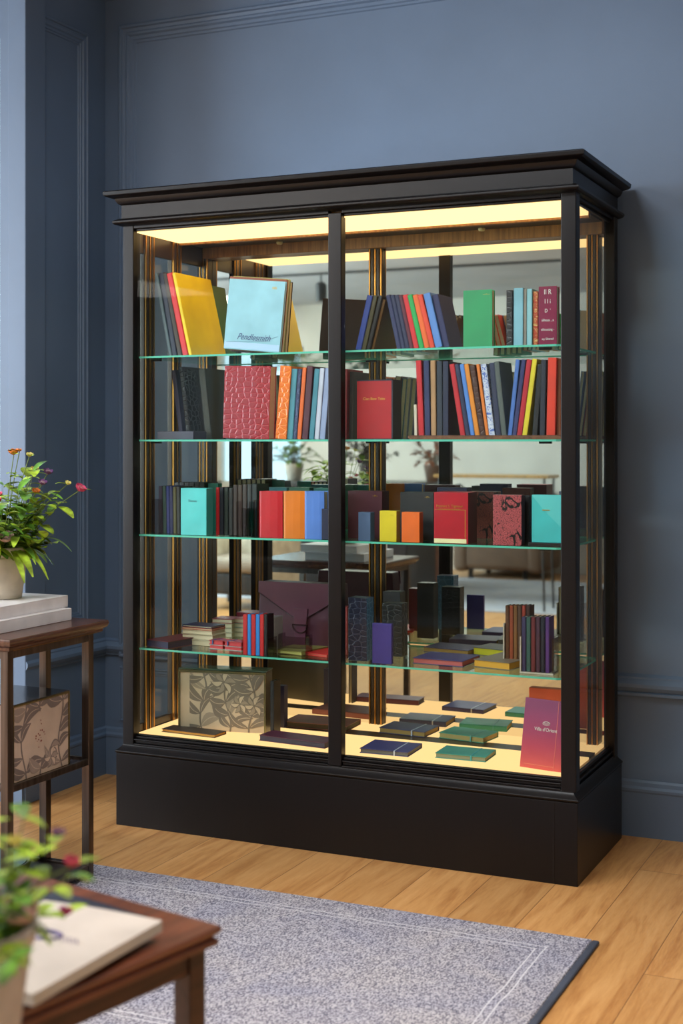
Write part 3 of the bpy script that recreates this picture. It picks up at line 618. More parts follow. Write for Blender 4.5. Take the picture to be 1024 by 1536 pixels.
boxy('teal box at the back behind the red soft notebook', 396, 430, 731, .33, 3, .05, (54, 122, 138), group='low boxes at the back of third shelf')
boxy('moss green box at the back behind the orange soft notebook', 433, 464, 731, .33, 3, .05, (62, 112, 92), group='low boxes at the back of third shelf')
boxy('sea green box at the back near the centre post', 470, 500, 732, .33, 3, .05, (40, 124, 118), group='low boxes at the back of third shelf')
boxy('small navy box beside the centre post on third shelf', 482, 494, 763, .07, 3, .03, (30, 30, 62))
# ---- shelf 3 right
r, w, h = boxy('dark maroon box with small gold crest at left of the right bay', 521.5, 573, 736, .16, 3, .06, (74, 10, 28), 'leather', .5); text_part('~M~', .010, GOLD, r, (w*.80, -.0008, h*.90), FRONT)
r, w, h = boxy('small slate blue box standing before the dark maroon box', 537, 556, 768, .065, 3, .03, (74, 96, 134), 'leather', .4, rz=-.08)
r, w, h = boxy('small yellow box on the third shelf', 569, 594.5, 766, .062, 3, .034, (222, 196, 22), 'leather', .5, side=(180, 150, 24)); text_part('---', .010, mat((150, 120, 30), .5), r, (w*.72, -.0008, h*.87), FRONT)
r, w, h = boxy('small orange box on the third shelf', 602, 629, 768, .062, 3, .034, (232, 100, 10), 'leather', .5, side=(190, 74, 12)); text_part('o', .008, mat((250, 150, 90), .5), r, (w*.72, -.0008, h*.87), FRONT)
r, w, h = boxy('black box with small gold crest behind the orange box', 600, 650, 738, .16, 3, .06, (34, 34, 38), 'leather', .55); text_part('~M~', .010, GOLD, r, (w*.82, -.0008, h*.90), FRONT)
r, w, h = boxy('large red box with gold title line and cream base on third shelf', 650.5, 702, 738, .064, 3, .085, (178, 4, 32), 'leather', .4, side=(96, 12, 24))
MB().box(.001, w-.006, -.0012, 0, .002, .016).obj('page_edge', mat((232, 220, 170), .6, 'paper'), r)
b = MB(); b.box(.003, w-.008, -.0008, 0, h*.655, h*.663).box(w-.011, w-.009, -.0008, 0, .018, h*.66); b.obj('gilt_lines', GOLD, r)
text_part('Premint S. Tigmour', .0115, GOLD, r, (w*.46, -.0008, h*.73), FRONT); text_part('STIGMENTOR TALE BOW', .0065, GOLD, r, (w*.46, -.0012, h*.665), FRONT)
boxy('navy topped box at the back behind the large red box', 655, 700, 731, .30, 3, .05, (30, 32, 74))
boxy('brown snakeskin box standing behind, right of the large red box', 700, 744, 737, .33, 3, .05, (122, 60, 48), 'snake', .4)
boxy('pink snakeskin patterned box facing front on third shelf', 739, 782, 742, .060, 3, .036, (196, 88, 92), 'snake', .35, side=(50, 24, 26))
r, w, h = boxy('aqua envelope box with gold clasp beside the corner post', 797, 843, 742, .075, 3, .03, (62, 184, 186), 'leather', .5, zoff=.012)
b = MB(); b.poly([Vector((0, -.0010, h)), Vector((w*.38, -.0022, h*.70)), Vector((w*.70, -.0010, h))]); b.poly([Vector((w*.38, -.0022, h*.7)), Vector((w, -.0010, h*.30)), Vector((w, -.001, h)), Vector((w*.70, -.0010, h))]); b.obj('envelope_flap', mat((90, 196, 196), .5), r)
MB().box(w*.36, w*.60, -.0035, -.0015, h*.675, h*.69).obj('clasp', GOLD, r)
t = thing('display_block', 'black low display block under the aqua envelope box', 'display stand', (pY(793, 0, .07)[0], .066, SZ[3]+EPSI)); MB().box(0, .765-pY(793, 0, .07)[0]-.003, 0, .06, 0, .0115).obj('block', mat((34, 28, 28), .3), t, bevel=.001)
spine('black notebook standing between the pink snakeskin and aqua boxes', 783.5, 795, 783.5, 742, .115, 3, .06, (34, 32, 38))
boxy('grey blue box behind the corner post seen through the side glass', 838, 862, 737, .30, 3, .05, (84, 96, 124))

# ---- shelf 4 left
lying('maroon topped navy box lying at the far left of fourth shelf', (219, 970), (252, 974), (262, 962), 4, .026, (96, 22, 48), pages=(34, 34, 66), name='flat_box', cat='box')
G = 'small books stacked on the left of the fourth shelf'
sy = 0
for lb, FL, FR, dep, t_, cc, zo in [
  ('wide cream booklet at the bottom of the left stack', (266, 966), (319, 970), .09, .020, (222, 208, 180), 0), ('cream booklet second in the left stack of fourth shelf', (272, 966), (319, 970), .085, .018, (204, 188, 156), .0205),
  ('ivory booklet third in the left stack of fourth shelf', (272, 966), (318, 970), .085, .015, (214, 196, 164), .039), ('orange red covered booklet on the left stack', (272, 966), (318, 970), .085, .008, (190, 78, 48), .0545), ('navy booklet topping the left stack of fourth shelf', (273, 966), (317, 970), .085, .007, (36, 38, 78), .063)]:
    lying(lb, FL, FR, FR, 4, t_, cc, pages=(220, 204, 172), depth=dep, zoff=zo, group=G, name='booklet', cat='booklet')
for k, (xa, xb, nm, top, tn) in enumerate([(317, 348, 'middle', (164, 34, 66), 'raspberry'), (350, 376, 'right', (176, 58, 64), 'rose red')]):
    for j in range(4):
        cc = [(206, 190, 160), (196, 184, 158), (150, 176, 170) if k else (204, 188, 154), top][j]
        lying('%s booklet %s of the %s back stack on fourth shelf' % (['beige', 'stone', 'sage' if k else 'sand', tn][j], ['at the bottom', 'second from the bottom', 'third from the bottom', 'on top'][j], nm), (xa, 955), (xb, 956.5), (xb, 950), 4, .0165, cc, pages=(216, 202, 172), depth=.09, zoff=.017*j, group=G, name='booklet', cat='booklet')
RIB = mat((40, 60, 120), .5)
for k, (a, c2, nm, other) in enumerate([((313, 973), (334, 975), 'left', 'the cream booklets'), ((335.5, 975), (362, 977.5), 'right', 'the striped upright set')]):
    for j, (zo, cc) in enumerate([(0, (196, 186, 180)), (.0155, (200, 52, 60))]):
        r = lying('%s ribboned box of the %s pile beside %s' % (['silver grey lower', 'red upper'][j], nm, other), a, c2, c2, 4, .015, cc, pages=(200, 60, 60), depth=.06, zoff=zo, name='ribboned_box', cat='box', group='small ribboned boxes on fourth shelf')
        if j: MB().box(.014, .019, -.0006, .0606, 0, .0157).box(0, .06, .025, .029, .015, .0158).obj('ribbon', RIB, r)
G = 'striped set of upright notebooks on the fourth shelf'
for lb, a, b2, cc in [('red notebook at the left of the striped upright set', 364, 370.6, (200, 30, 32)), ('blue notebook second in the striped upright set', 370.9, 376.2, (44, 132, 210)), ('red notebook in the middle of the striped upright set', 376.5, 383, (196, 26, 32)), ('blue notebook fourth in the striped upright set', 383.3, 389.2, (44, 132, 210)), ('red notebook fifth in the striped upright set', 389.5, 395.4, (200, 30, 32)), ('black notebook ending the striped upright set', 395.7, 400.5, (24, 18, 20))]:
    spine(lb, a, b2, a, 920.5, .055, 4, .05, cc, group=G)
for k in range(3):
    spine('%s silver grey booklet standing behind the striped set' % ['left', 'middle', 'right'][k], 399+k*4.2, 402.9+k*4.2, 400+k*4.2, 925, .115, 4, .06, (150, 142, 140), group='silver booklets by the striped set', name='booklet', cat='booklet')
holder('clear acrylic stand holding up the striped upright set', 362.2, 402.5, 955, .0515, 4, .062)
# satchel
AUB = mat((66, 22, 40), .38, 'leather'); AUB2 = mat((80, 34, 52), .32, 'leather')
l = pY(388, 872, .27); rr = pY(510, 872, .27); sw = rr[0]-l[0]; sh_ = l[2]-SZ[4]
sat = thing('satchel', 'burgundy leather satchel with flap and buckle standing on the fourth shelf', 'bag', (l[0], .27, SZ[4]+EPSI))
pr = [(.0, 0), (sw, 0), (sw+.003, sh_*.4), (sw-.004, sh_), (.004, sh_), (-.003, sh_*.4)]
MB().prism([(x, z) for x, z in pr], 0, .075, 'Y').obj('body', AUB, sat, bevel=.006, seg=3)
MB().prism([(.002, sh_+.002), (sw-.002, sh_+.002), (sw-.0, sh_*.80), (sw*.63, sh_*.50), (sw*.52, sh_*.46), (sw*.40, sh_*.50), (.0, sh_*.84)], -.005, .0, 'Y').obj('flap', AUB2, sat, bevel=.002)
b = MB(); b.tube([(.0, -.006, sh_*.84), (sw*.40, -.006, sh_*.50), (sw*.52, -.006, sh_*.46), (sw*.63, -.006, sh_*.50), (sw, -.006, sh_*.80)], .0013, 6).obj('flap_piping', mat((40, 12, 24), .3), sat)
MB().prism([(sw*.44, sh_*.62), (sw*.62, sh_*.62), (sw*.60, sh_*.34), (sw*.59, sh_*.02), (sw*.45, sh_*.02), (sw*.46, sh_*.34)], -.010, -.0055, 'Y').obj('strap', AUB2, sat, bevel=.0015)
b = MB(); b.tube([(sw*.53+.028*math.cos(a), -.0125, sh_*.36+.026*math.sin(a)) for a in [PI+i*PI/14 for i in range(15)]], .0022, 6); b.box(sw*.53-.030, sw*.53+.030, -.0145, -.0105, sh_*.36, sh_*.36+.004); b.obj('buckle', mat((90, 60, 66), .25, metal=1.0), sat)
holder('clear acrylic stand before the satchel buckle', 417, 459, 951, .125, 4, .05)
lying('olive notebook lying before the burgundy satchel', (408, 979), (452, 984), (459, 972), 4, .014, (130, 122, 62), pages=(196, 190, 110), name='notebook')
lying('red notecard wallet lying by the centre post on fourth shelf', (453, 982), (490, 986.5), (498, 975), 4, .009, (214, 34, 34), pages=(190, 90, 70), name='card_wallet', cat='wallet')
# ---- shelf 4 right
boxy('dull red box half hidden beside the centre post on the fourth shelf', 506, 521, 910, .20, 4, .04, (130, 36, 34))
boxy('tall navy crocodile box with blue side beside the centre post', 522, 550, 896, .10, 4, .058, (30, 32, 52), 'croc', .35, side=(62, 104, 140))
boxy('small violet box standing before the tall navy one', 558, 587, 934.5, .075, 4, .016, (58, 44, 128), 'leather', .5)
boxy('black box with ribbed lid on the fourth shelf behind the violet box', 573, 603, 904, .235, 4, .05, (36, 34, 32), 'croc', .3, side=(26, 26, 28))
boxy('small black cube box at the back behind the black ribbed box', 574, 600, 887, .36, 4, .05, (28, 26, 30))
lying('dark blue notebook with gilt pages imitating a reflection in the back row', (634, 978), (702, 984), (711, 969), 4, .018, (58, 56, 100), pages=(150, 116, 56), depth=.13, group='notebooks lying flat on the fourth shelf')  # mirror image of the front row, built as a notebook
lying('grey notebook with lime page edges imitating a reflection in the back row', (708.5, 982), (755, 987), (757, 975), 4, .026, (96, 98, 100), pages=(196, 190, 40), depth=.12, group='notebooks lying flat on the fourth shelf')  # also a front row reflection given a solid shape
r = lying('indigo notebook with pink page edges lying in the front row', (618.5, 995), (694, 1001), (711, 980), 4, .019, (56, 50, 108), pages=(176, 84, 80), depth=.15, group='notebooks lying flat on the fourth shelf')
lying('taupe notebook with golden page edges lying in the front row', (709.5, 1000), (764, 1006), (777, 992), 4, .024, (120, 106, 92), pages=(206, 148, 40), group='notebooks lying flat on the fourth shelf')
G = 'pocket notebooks in the rear holder on the fourth shelf'
for k, (lb, cc) in enumerate([('dark copper pocket notebook at the left of the rear holder', (96, 56, 30)), ('rust pocket notebook second in the rear holder', (148, 66, 36)), ('bronze pocket notebook third in the rear holder', (130, 84, 44)), ('brown pocket notebook fourth in the rear holder', (86, 56, 40)), ('brick red pocket notebook fifth in the rear holder', (150, 52, 36)), ('dark umber pocket notebook ending the rear holder', (70, 40, 34))]):
    spine(lb, 757.5+k*6.2, 763+k*6.2, 757.5+k*6.2, 907, .205, 4, .055, cc, group=G, zoff=.006)
G = 'pocket notebooks in the front holder on the fourth shelf'
for k, (lb, cc) in enumerate([('indigo pocket notebook at the left of the front holder', (54, 46, 84)), ('bottle green pocket notebook in the front holder', (48, 84, 78)), ('wine red pocket notebook in the front holder', (106, 36, 40)), ('dark plum pocket notebook in the front holder', (72, 40, 58)), ('ink black pocket notebook in the front holder', (28, 28, 44)), ('purple pocket notebook ending the front holder', (84, 44, 112))]):
    spine(lb, 782+k*7.1, 788.2+k*7.1, 782+k*7.1, 924, .09, 4, .055, cc, group=G, zoff=.006)
def crystal(label, xl, xr, yt, Yf, d):
    l = pY(xl, yt, Yf); r_ = pY(xr, yt, Yf); w = r_[0]-l[0]; z0 = SZ[4]+EPSI; h = l[2]-z0
    t = thing('crystal_holder', label, 'display stand', (l[0], Yf, z0)); m = mat((190, 176, 160), .25, 'ceramic', spec=.8); q = .0045
    MB().box(0, w, 0, d, 0, .0055).obj('base', m, t, bevel=.001)
    for x in (0, w-q):
        b = MB(); n = 9
        for i in range(n): b.box(x, x+q, .0 if i % 2 else .0012, d, .0055+(h-.0055)*i/n, .0055+(h-.0055)*(i+1)/n)
        b.obj('side_panel', ACRYL if x else m, t)
    return t
crystal('sparkling clear holder around the front pocket notebooks', 779, 829.5, 955, .085, .062)
crystal('sparkling clear holder around the rear pocket notebooks', 754, 797.5, 935, .20, .062)
# ---- cabinet floor, left
# ---- leaf pattern (flat inlay geometry kept inside the printed panel)
def leaf_poly(b, p, ang, L_, w, y, n=7, mi=1):
    up, dn = [], []
    for i in range(n+1):
        t = i/n; q = w*math.sin(PI*t)**.8*(1-.35*t); bend = .18*L_*math.sin(PI*t)
        up.append((t*L_, q+bend)); dn.append((t*L_, -q+bend))
    pts = up+dn[::-1][1:-1]
    cs, sn = math.cos(ang), math.sin(ang); b.mi = mi
    return [(p[0]+x*cs-z*sn, p[1]+x*sn+z*cs) for x, z in pts]
def clip(poly, w, h, x0=0):
    def cut(ps, f, inter):
        out = []
        for i in range(len(ps)):
            a, c = ps[i-1], ps[i]
            if f(c):
                if not f(a): out.append(inter(a, c))
                out.append(c)
            elif f(a): out.append(inter(a, c))
        return out
    def ix(v): return lambda a, c: (v, a[1]+(c[1]-a[1])*(v-a[0])/(c[0]-a[0]))
    def iz(v): return lambda a, c: (a[0]+(c[0]-a[0])*(v-a[1])/(c[1]-a[1]), v)
    for f, g in ((lambda p: p[0] >= x0, ix(x0)), (lambda p: p[0] <= w, ix(w)), (lambda p: p[1] >= 0, iz(0)), (lambda p: p[1] <= h, iz(h))):
        if len(poly) < 3: return []
        poly = cut(poly, f, g)
    return poly
def toile(r, w, h, seed, name='printed_panel', hole=None, x0=0, base=(206, 180, 150), ink=(128, 112, 96), off=-.001, parent_M=None):
    rnd = random.Random(seed); b = MB(); M = parent_M or Matrix.Identity(4)
    b.mi = 0; b.box(0, w, off, 0, 0, h, M)
    lay = off-.0002; k = 0
    def add(poly, mi):
        nonlocal lay, k
        if hole and poly:
            mx_, mz_ = sum(p[0] for p in poly)/len(poly), sum(p[1] for p in poly)/len(poly)
            if ((mx_-hole[0])/hole[2])**2+((mz_-hole[1])/hole[3])**2 < 1: return
        poly = clip(poly, w-.001, h-.001, x0+.001)
        if len(poly) >= 3:
            lay -= .000012; b.mi = mi; b._f([b.bm.verts.new(M @ Vector((x, lay, z))) for x, z in poly])
    stems = [(x0+(w-x0)*(.18+.32*i)+rnd.uniform(-.01, .01)) for i in range(3)]
    for sx in stems:
        pts = [(sx+.012*math.sin(3*i/7+sx*40), h*i/14) for i in range(15)]
        for a, c in zip(pts[:-1], pts[1:]): add([(a[0]-.003, a[1]), (a[0]+.003, a[1]), (c[0]+.003, c[1]), (c[0]-.003, c[1])], 1)
        for i in range(1, 14, 3):
            for sgn in (-1, 1):
                L_ = rnd.uniform(.065, .11); wd = rnd.uniform(.015, .025); ang = PI/2-sgn*rnd.uniform(.5, 1.5)
                pl = leaf_poly(b, pts[i], ang, L_, wd, 0); add(pl, 1 if rnd.random() < .8 else 2)
                # vein
                cs, sn = math.cos(ang), math.sin(ang); q = []
                for j in range(7):
                    t = .08+.8*j/6; q.append((t*L_, .18*L_*math.sin(PI*t)))
                up = [(pts[i][0]+x*cs-(z+.0009)*sn, pts[i][1]+x*sn+(z+.0009)*cs) for x, z in q]; dn = [(pts[i][0]+x*cs-(z-.0009)*sn, pts[i][1]+x*sn+(z-.0009)*cs) for x, z in q]
                add(up+dn[::-1], 0)
    for _ in range(3):   # scrolling blossoms
        cx, cz = rnd.uniform(x0+.03, w-.03), rnd.uniform(.03, h-.03); R_ = rnd.uniform(.016, .028)
        for kk in range(6):
            a = 2*PI*kk/6; add(leaf_poly(b, (cx, cz), a, R_*1.9, R_*.5, 0), 1); add(leaf_poly(b, (cx+R_*.15*math.cos(a), cz+R_*.15*math.sin(a)), a, R_*1.6, R_*.36, 0), 0 if kk % 2 else 2)
    bm_o = b.obj(name, [mat(base, .55, 'leather'), mat(ink, .55, 'leather'), mat(tuple((a*.45+c*.55) for a, c in zip(base, ink)), .55, 'leather')], r)
    return bm_o
l = pZ(268, 1094, .32); rr = pZ(399, 1101, .32); w = (rr-l).length; h = pY(270, 1001.5, l[1])[2]-.32; an = math.atan2(rr[1]-l[1], rr[0]-l[0])
bx = thing('keepsake_box', 'large box printed with taupe leaves under a glazed case on the cabinet floor', 'box', (l[0], l[1], .3206), an)
MB().box(0, w, 0, .075, 0, h-.006).obj('case', mat((70, 66, 52), .35), bx, bevel=.002)
MB().box(-.001, w+.001, -.002, .078, h-.006, h).obj('lid', mat((66, 84, 72), .12, spec=.8), bx, bevel=.002)
fr = MB(); fr.box(0, .006, -.006, 0, 0, h-.006).box(w-.006, w, -.006, 0, 0, h-.006).box(.006, w-.006, -.006, 0, h-.014, h-.006); fr.obj('frame', mat((120, 116, 84), .25, metal=.6), bx)
po = toile(bx, w-.014, h-.016, 5, x0=.034); po.location = (.007, -.0015, .001)
spine('black album standing right behind the printed leaf box', 405, 411, 405, 1020, .19, 0, .05, (26, 22, 22), name='album', cat='album')
boxy('small navy box standing right of the printed leaf box', 413, 426, 1028, .33, 0, .03, (34, 34, 70))
lying('dark notebook with gilt page edges lying at the left of the lit floor', (242, 1098), (322, 1107.5), (352, 1099), 0, .012, (60, 46, 38), pages=(190, 130, 40), depth=.075, group='notebooks on the lit cabinet floor')
G = 'notebooks on the lit cabinet floor'
lying('plum notebook lying before the pinkish one on the lit floor', (388, 1111), (487, 1123.5), (512, 1103), 0, .020, (88, 28, 56), pages=(52, 44, 62), depth=.09, group=G)
lying('dusty pink album lying behind the plum notebook by centre post', (424, 1090), (520, 1098), (551, 1077), 0, .020, (160, 92, 82), pages=(70, 60, 40), group=G, depth=.14)
BAND = mat((190, 196, 214), .5)
lying('navy notebook with elastic band lying in the back of the lit floor', (568, 1099), (637, 1106.5), (661, 1083), 0, .019, (62, 68, 112), pages=(150, 120, 60), group=G, band=BAND, depth=.125)
lying('violet blue notebook with elastic band lying in front on the lit floor', (539, 1129.5), (612, 1136), (637, 1112), 0, .016, (60, 58, 118), pages=(96, 96, 96), group=G, band=BAND, depth=.145)
lying('green notebook with band lying in the back of the lit floor', (657.5, 1107), (725, 1115.5), (749, 1092), 0, .020, (74, 168, 142), pages=(170, 150, 90), group=G, depth=.12, band=mat((90, 170, 160), .5))
lying('turquoise notebook with teal band lying in front on the lit floor', (652, 1137), (728, 1144), (726, 1117), 0, .017, (62, 152, 138), pages=(130, 136, 110), group=G, band=mat((60, 160, 170), .5), depth=.12)
r, w, h = face('magenta to coral folder with white crest leaning by the corner post', 779, 843, 1048, .10, 0, .010, (170, 60, 100), 'gradient', .45, name='folder', cat='folder', lean=0, tilt=-.10)
r.rotation_euler = (-.16, .035, -.06); r.location.z += .003
text_part("Villa d'Orient", .0155, WHITE, r, (w*.55, -.0008, h*.57), FRONT, squash=.9); 
b = MB()
for k in range(3):
    b.tube([(w*.55+.012*math.cos(a)*(1-.2*k), -.0006, h*.66+.006*math.sin(a)*(1-.3*k)+.0015*k) for a in [2*PI*i/16 for i in range(17)]], .0006, 5)
b.obj('crest', WHITE, r)
MB().box(w*.80, w*.812, -.0008, 0, 0, h).obj('fold_line', mat((232, 120, 110), .5), r)
b = MB().box(.012, w*.80, -.0008, 0, .012, .0135).obj('foot_line', mat((240, 140, 110), .5), r)
r, w, h = boxy('orange box with white outline behind the magenta folder', 793, 846, 1031, .30, 0, .035, (222, 92, 52), 'leather', .5)
b = MB(); b.box(.02, w, -.0008, 0, h*.78, h*.80).box(.018, .020, -.0008, 0, .0, h*.80); b.obj('outline', WHITE, r)

# ================================================================== SIDE TABLE (left)
BRZ = mat((96, 84, 76), .32, 'brushed', .85); TOPW = mat((84, 54, 42), .22, 'wood', rgb2=(44, 24, 18), spec=.7)
TX0, TX1, TY0, TY1 = -1.12, -.539, -.972, -.556
st = thing('side_table', 'tall bronze framed side table with dark wood top left of the cabinet', 'table', (TX1, TY0, 0))
def L_(x0, x1, y0, y1, z0, z1, nm, m=BRZ, bev=.0015): return MB().box(x0-TX1, x1-TX1, y0-TY0, y1-TY0, z0, z1).obj(nm, m, st, bevel=bev)
lg = .026
for (x, y) in ((TX1-lg, TY0), (TX1-lg, TY1-lg), (-.724, TY1-lg), (TX0, TY0), (TX0, TY1-lg)): L_(x, x+lg, y, y+lg, .0135, .762, 'leg')
for zz in ((.738, .762, 'apron'), (.030, .052, 'stretcher')):
    L_(TX1-lg+.002, TX1-.002, TY0+lg, TY1-lg, zz[0], zz[1], zz[2]); L_(TX0, TX0+.022, TY0+lg, TY1-lg, zz[0], zz[1], zz[2])
    L_(TX0+lg, TX1-lg, TY0+.002, TY0+lg-.002, zz[0], zz[1], zz[2]); L_(TX0+lg, TX1-lg, TY1-lg+.002, TY1-.002, zz[0], zz[1], zz[2])
L_(TX0+.01, TX1-.002, TY0+.01, TY1-.008, .362, .374, 'shelf', mat((52, 40, 36), .15, 'wood', rgb2=(30, 22, 20), spec=.8)); L_(TX1-.012, TX1-.001, TY0+lg, TY1-lg, .360, .380, 'shelf_edge'); L_(TX0+lg, TX1-lg, TY1-.014, TY1-.003, .360, .380, 'shelf_edge')
L_(TX0+.02, TX1-.02, TY0+.02, TY1-.02, .034, .044, 'lower_shelf', mat((50, 44, 42), .3, 'lacquer'))
b = MB(); 
def tl_(o, z): return [Vector((TX0-o-TX1, -o, z)), Vector((o, -o, z)), Vector((o, TY1-TY0+o, z)), Vector((TX0-o-TX1, TY1-TY0+o, z))]
b.ring([tl_(o, z) for o, z in [(.012, .762), (.020, .766), (.020, .774), (.030, .780), (.034, .790), (.032, .799), (.028, .800)]]); b.obj('tabletop', TOPW, st, bevel=.001)
MB().box(-.9*1e-9-.03, 0.0215, -.0, .4, .7645, .7665).obj('brass_inlay', mat((150, 112, 60), .3, metal=1), st)
# white books
def wb(label, cx0, cx1, cy0, cy1, z, t, rz):
    r = thing('coffee_table_book', label, 'book', (cx1, cy0, z), rz, 'white books under the flower pot')
    w = cx1-cx0; d = cy1-cy0
    M = Matrix(((-1, 0, 0, 0), (0, 0, 1, 0), (0, 1, 0, 0), (0, 0, 0, 1)))   # spine on +x side
    book_parts(r, w, d, t, mat((226, 222, 222), .5, 'leather'), (214, 206, 200), M, cover=.003)
    return r
wb('thick white book lying on the side table, the lower of two', -.91, -.607, -.925, -.575, .8005, .036, 0)
wb('thick white book under the flower pot, the upper of two', -.92, -.628, -.90, -.555, .837, .036, .02)
# patterned box on shelf
kb = thing('keepsake_box', 'box printed with grey leaves on cream with red spots on the side table shelf', 'box', (-.56, -.925, .3745))
kh = .222; kd = .272; kw = .28
MB().box(-kw, -.002, 0, kd, 0, kh).obj('case', mat((178, 150, 130), .5, 'paper'), kb, bevel=.002)
MB().box(-kw, .001, -.001, kd+.001, kh, kh+.004).obj('lid', mat((44, 40, 38), .12, spec=.8), kb, bevel=.001)
po = toile(kb, kd-.012, kh-.008, 11, hole=(.13, .115, .075, .075), x0=0, base=(198, 172, 150), ink=(120, 104, 96)); po.rotation_euler = (0, 0, PI/2); po.location = (-.001, .006, .004)
fr = MB(); fr.box(-.006, .002, 0, .006, 0, kh).box(-.006, .002, kd-.006, kd, 0, kh).box(-.006, .002, .006, kd-.006, 0, .004).box(-.006, .002, .006, kd-.006, kh-.004, kh); fr.obj('frame', mat((120, 106, 70), .25, metal=.8), kb)
b = MB(); rn = random.Random(3)
for i in range(16):
    y, z = .125+rn.gauss(0, .012), .115+rn.gauss(0, .014); b.lathe([(.0001, 0), (rn.uniform(.0015, .003), .0004), (.0001, .0008)], 6, (0, 0, 0), False)
    for v in list(b.bm.verts)[-18:]: v.co = Vector((.0022+v.co.z, y+v.co.x, z+v.co.y))
b.obj('red_spots', mat((130, 48, 40), .5), kb)
tr = thing('shallow_tray', 'dull teal topped tray with dark rim on the lowest shelf of the side table', 'tray', (-.80, -.74, .0445))
MB().lathe([(.001, 0), (.125, 0), (.135, .035), (.127, .036), (.12, .028), (.001, .028)], 40).obj('rim', mat((34, 30, 30), .3), tr, smooth=True)
MB().lathe([(.001, .0285), (.119, .0285), (.119, .034), (.001, .036)], 40).obj('inlay', mat((84, 112, 112), .5), tr)

# ================================================================== FLOWERS
def leaf_mesh(b, base, dirv, L_, w, droop, rnd, fold=.25):
    d = Vector(dirv).normalized(); side = d.cross(Vector((0, 0, 1)))
    side = side.normalized() if side.length > .01 else Vector((1, 0, 0)); up = side.cross(d)
    n = 6; rows = []
    for i in range(n+1):
        t = i/n; p = Vector(base)+d*(L_*t)+Vector((0, 0, -droop*L_*t*t)); q = w*math.sin(PI*min(1, t*.92+.05))**.75
        rows.append((p+side*q+up*q*fold, p, p-side*q+up*q*fold))
    V = [[b.bm.verts.new(x) for x in r] for r in rows]
    for a, c in zip(V[:-1], V[1:]):
        b._f((a[0], a[1], c[1], c[0])); b._f((a[1], a[2], c[2], c[1]))
def bloom(name, parent, p, r, cols, petals, rnd, dirv=(0, -.3, 1)):
    d = Vector(dirv).normalized(); q = d.to_track_quat('Z', 'Y').to_matrix().to_4x4(); M = Matrix.Translation(p) @ q
    b = MB()
    for lay in range(2):
        b.mi = lay
        for k in range(petals):
            a = 2*PI*(k+.5*lay)/petals; el = .35+.55*lay; L_ = r*(1-.28*lay); w = r*.42
            rows = []
            for i in range(5):
                t = i/4; x = L_*t*math.cos(el+.5*t); z = L_*t*math.sin(el+.5*t)*(.9); ww = w*math.sin(PI*(.12+.8*t))
                rows.append([M @ Vector((x*math.cos(a)-s*ww*math.sin(a), x*math.sin(a)+s*ww*math.cos(a), z+abs(s)*ww*.3)) for s in (-1, 0, 1)])
            V = [[b.bm.verts.new(v) for v in rr_] for rr_ in rows]
            for e, f in zip(V[:-1], V[1:]): b._f((e[0], e[1], f[1], f[0])); b._f((e[1], e[2], f[2], f[1]))
    b.mi = 2
    b.ring([[M @ Vector((rr_*math.cos(t), rr_*math.sin(t), z)) for t in [i*PI/4 for i in range(8)]] for rr_, z in ((r*.08, 0), (r*.2, r*.15), (r*.16, r*.32), (.0004, r*.38))])
    o = b.obj(name, [mat(c, .6) for c in cols], parent, smooth=True); return o
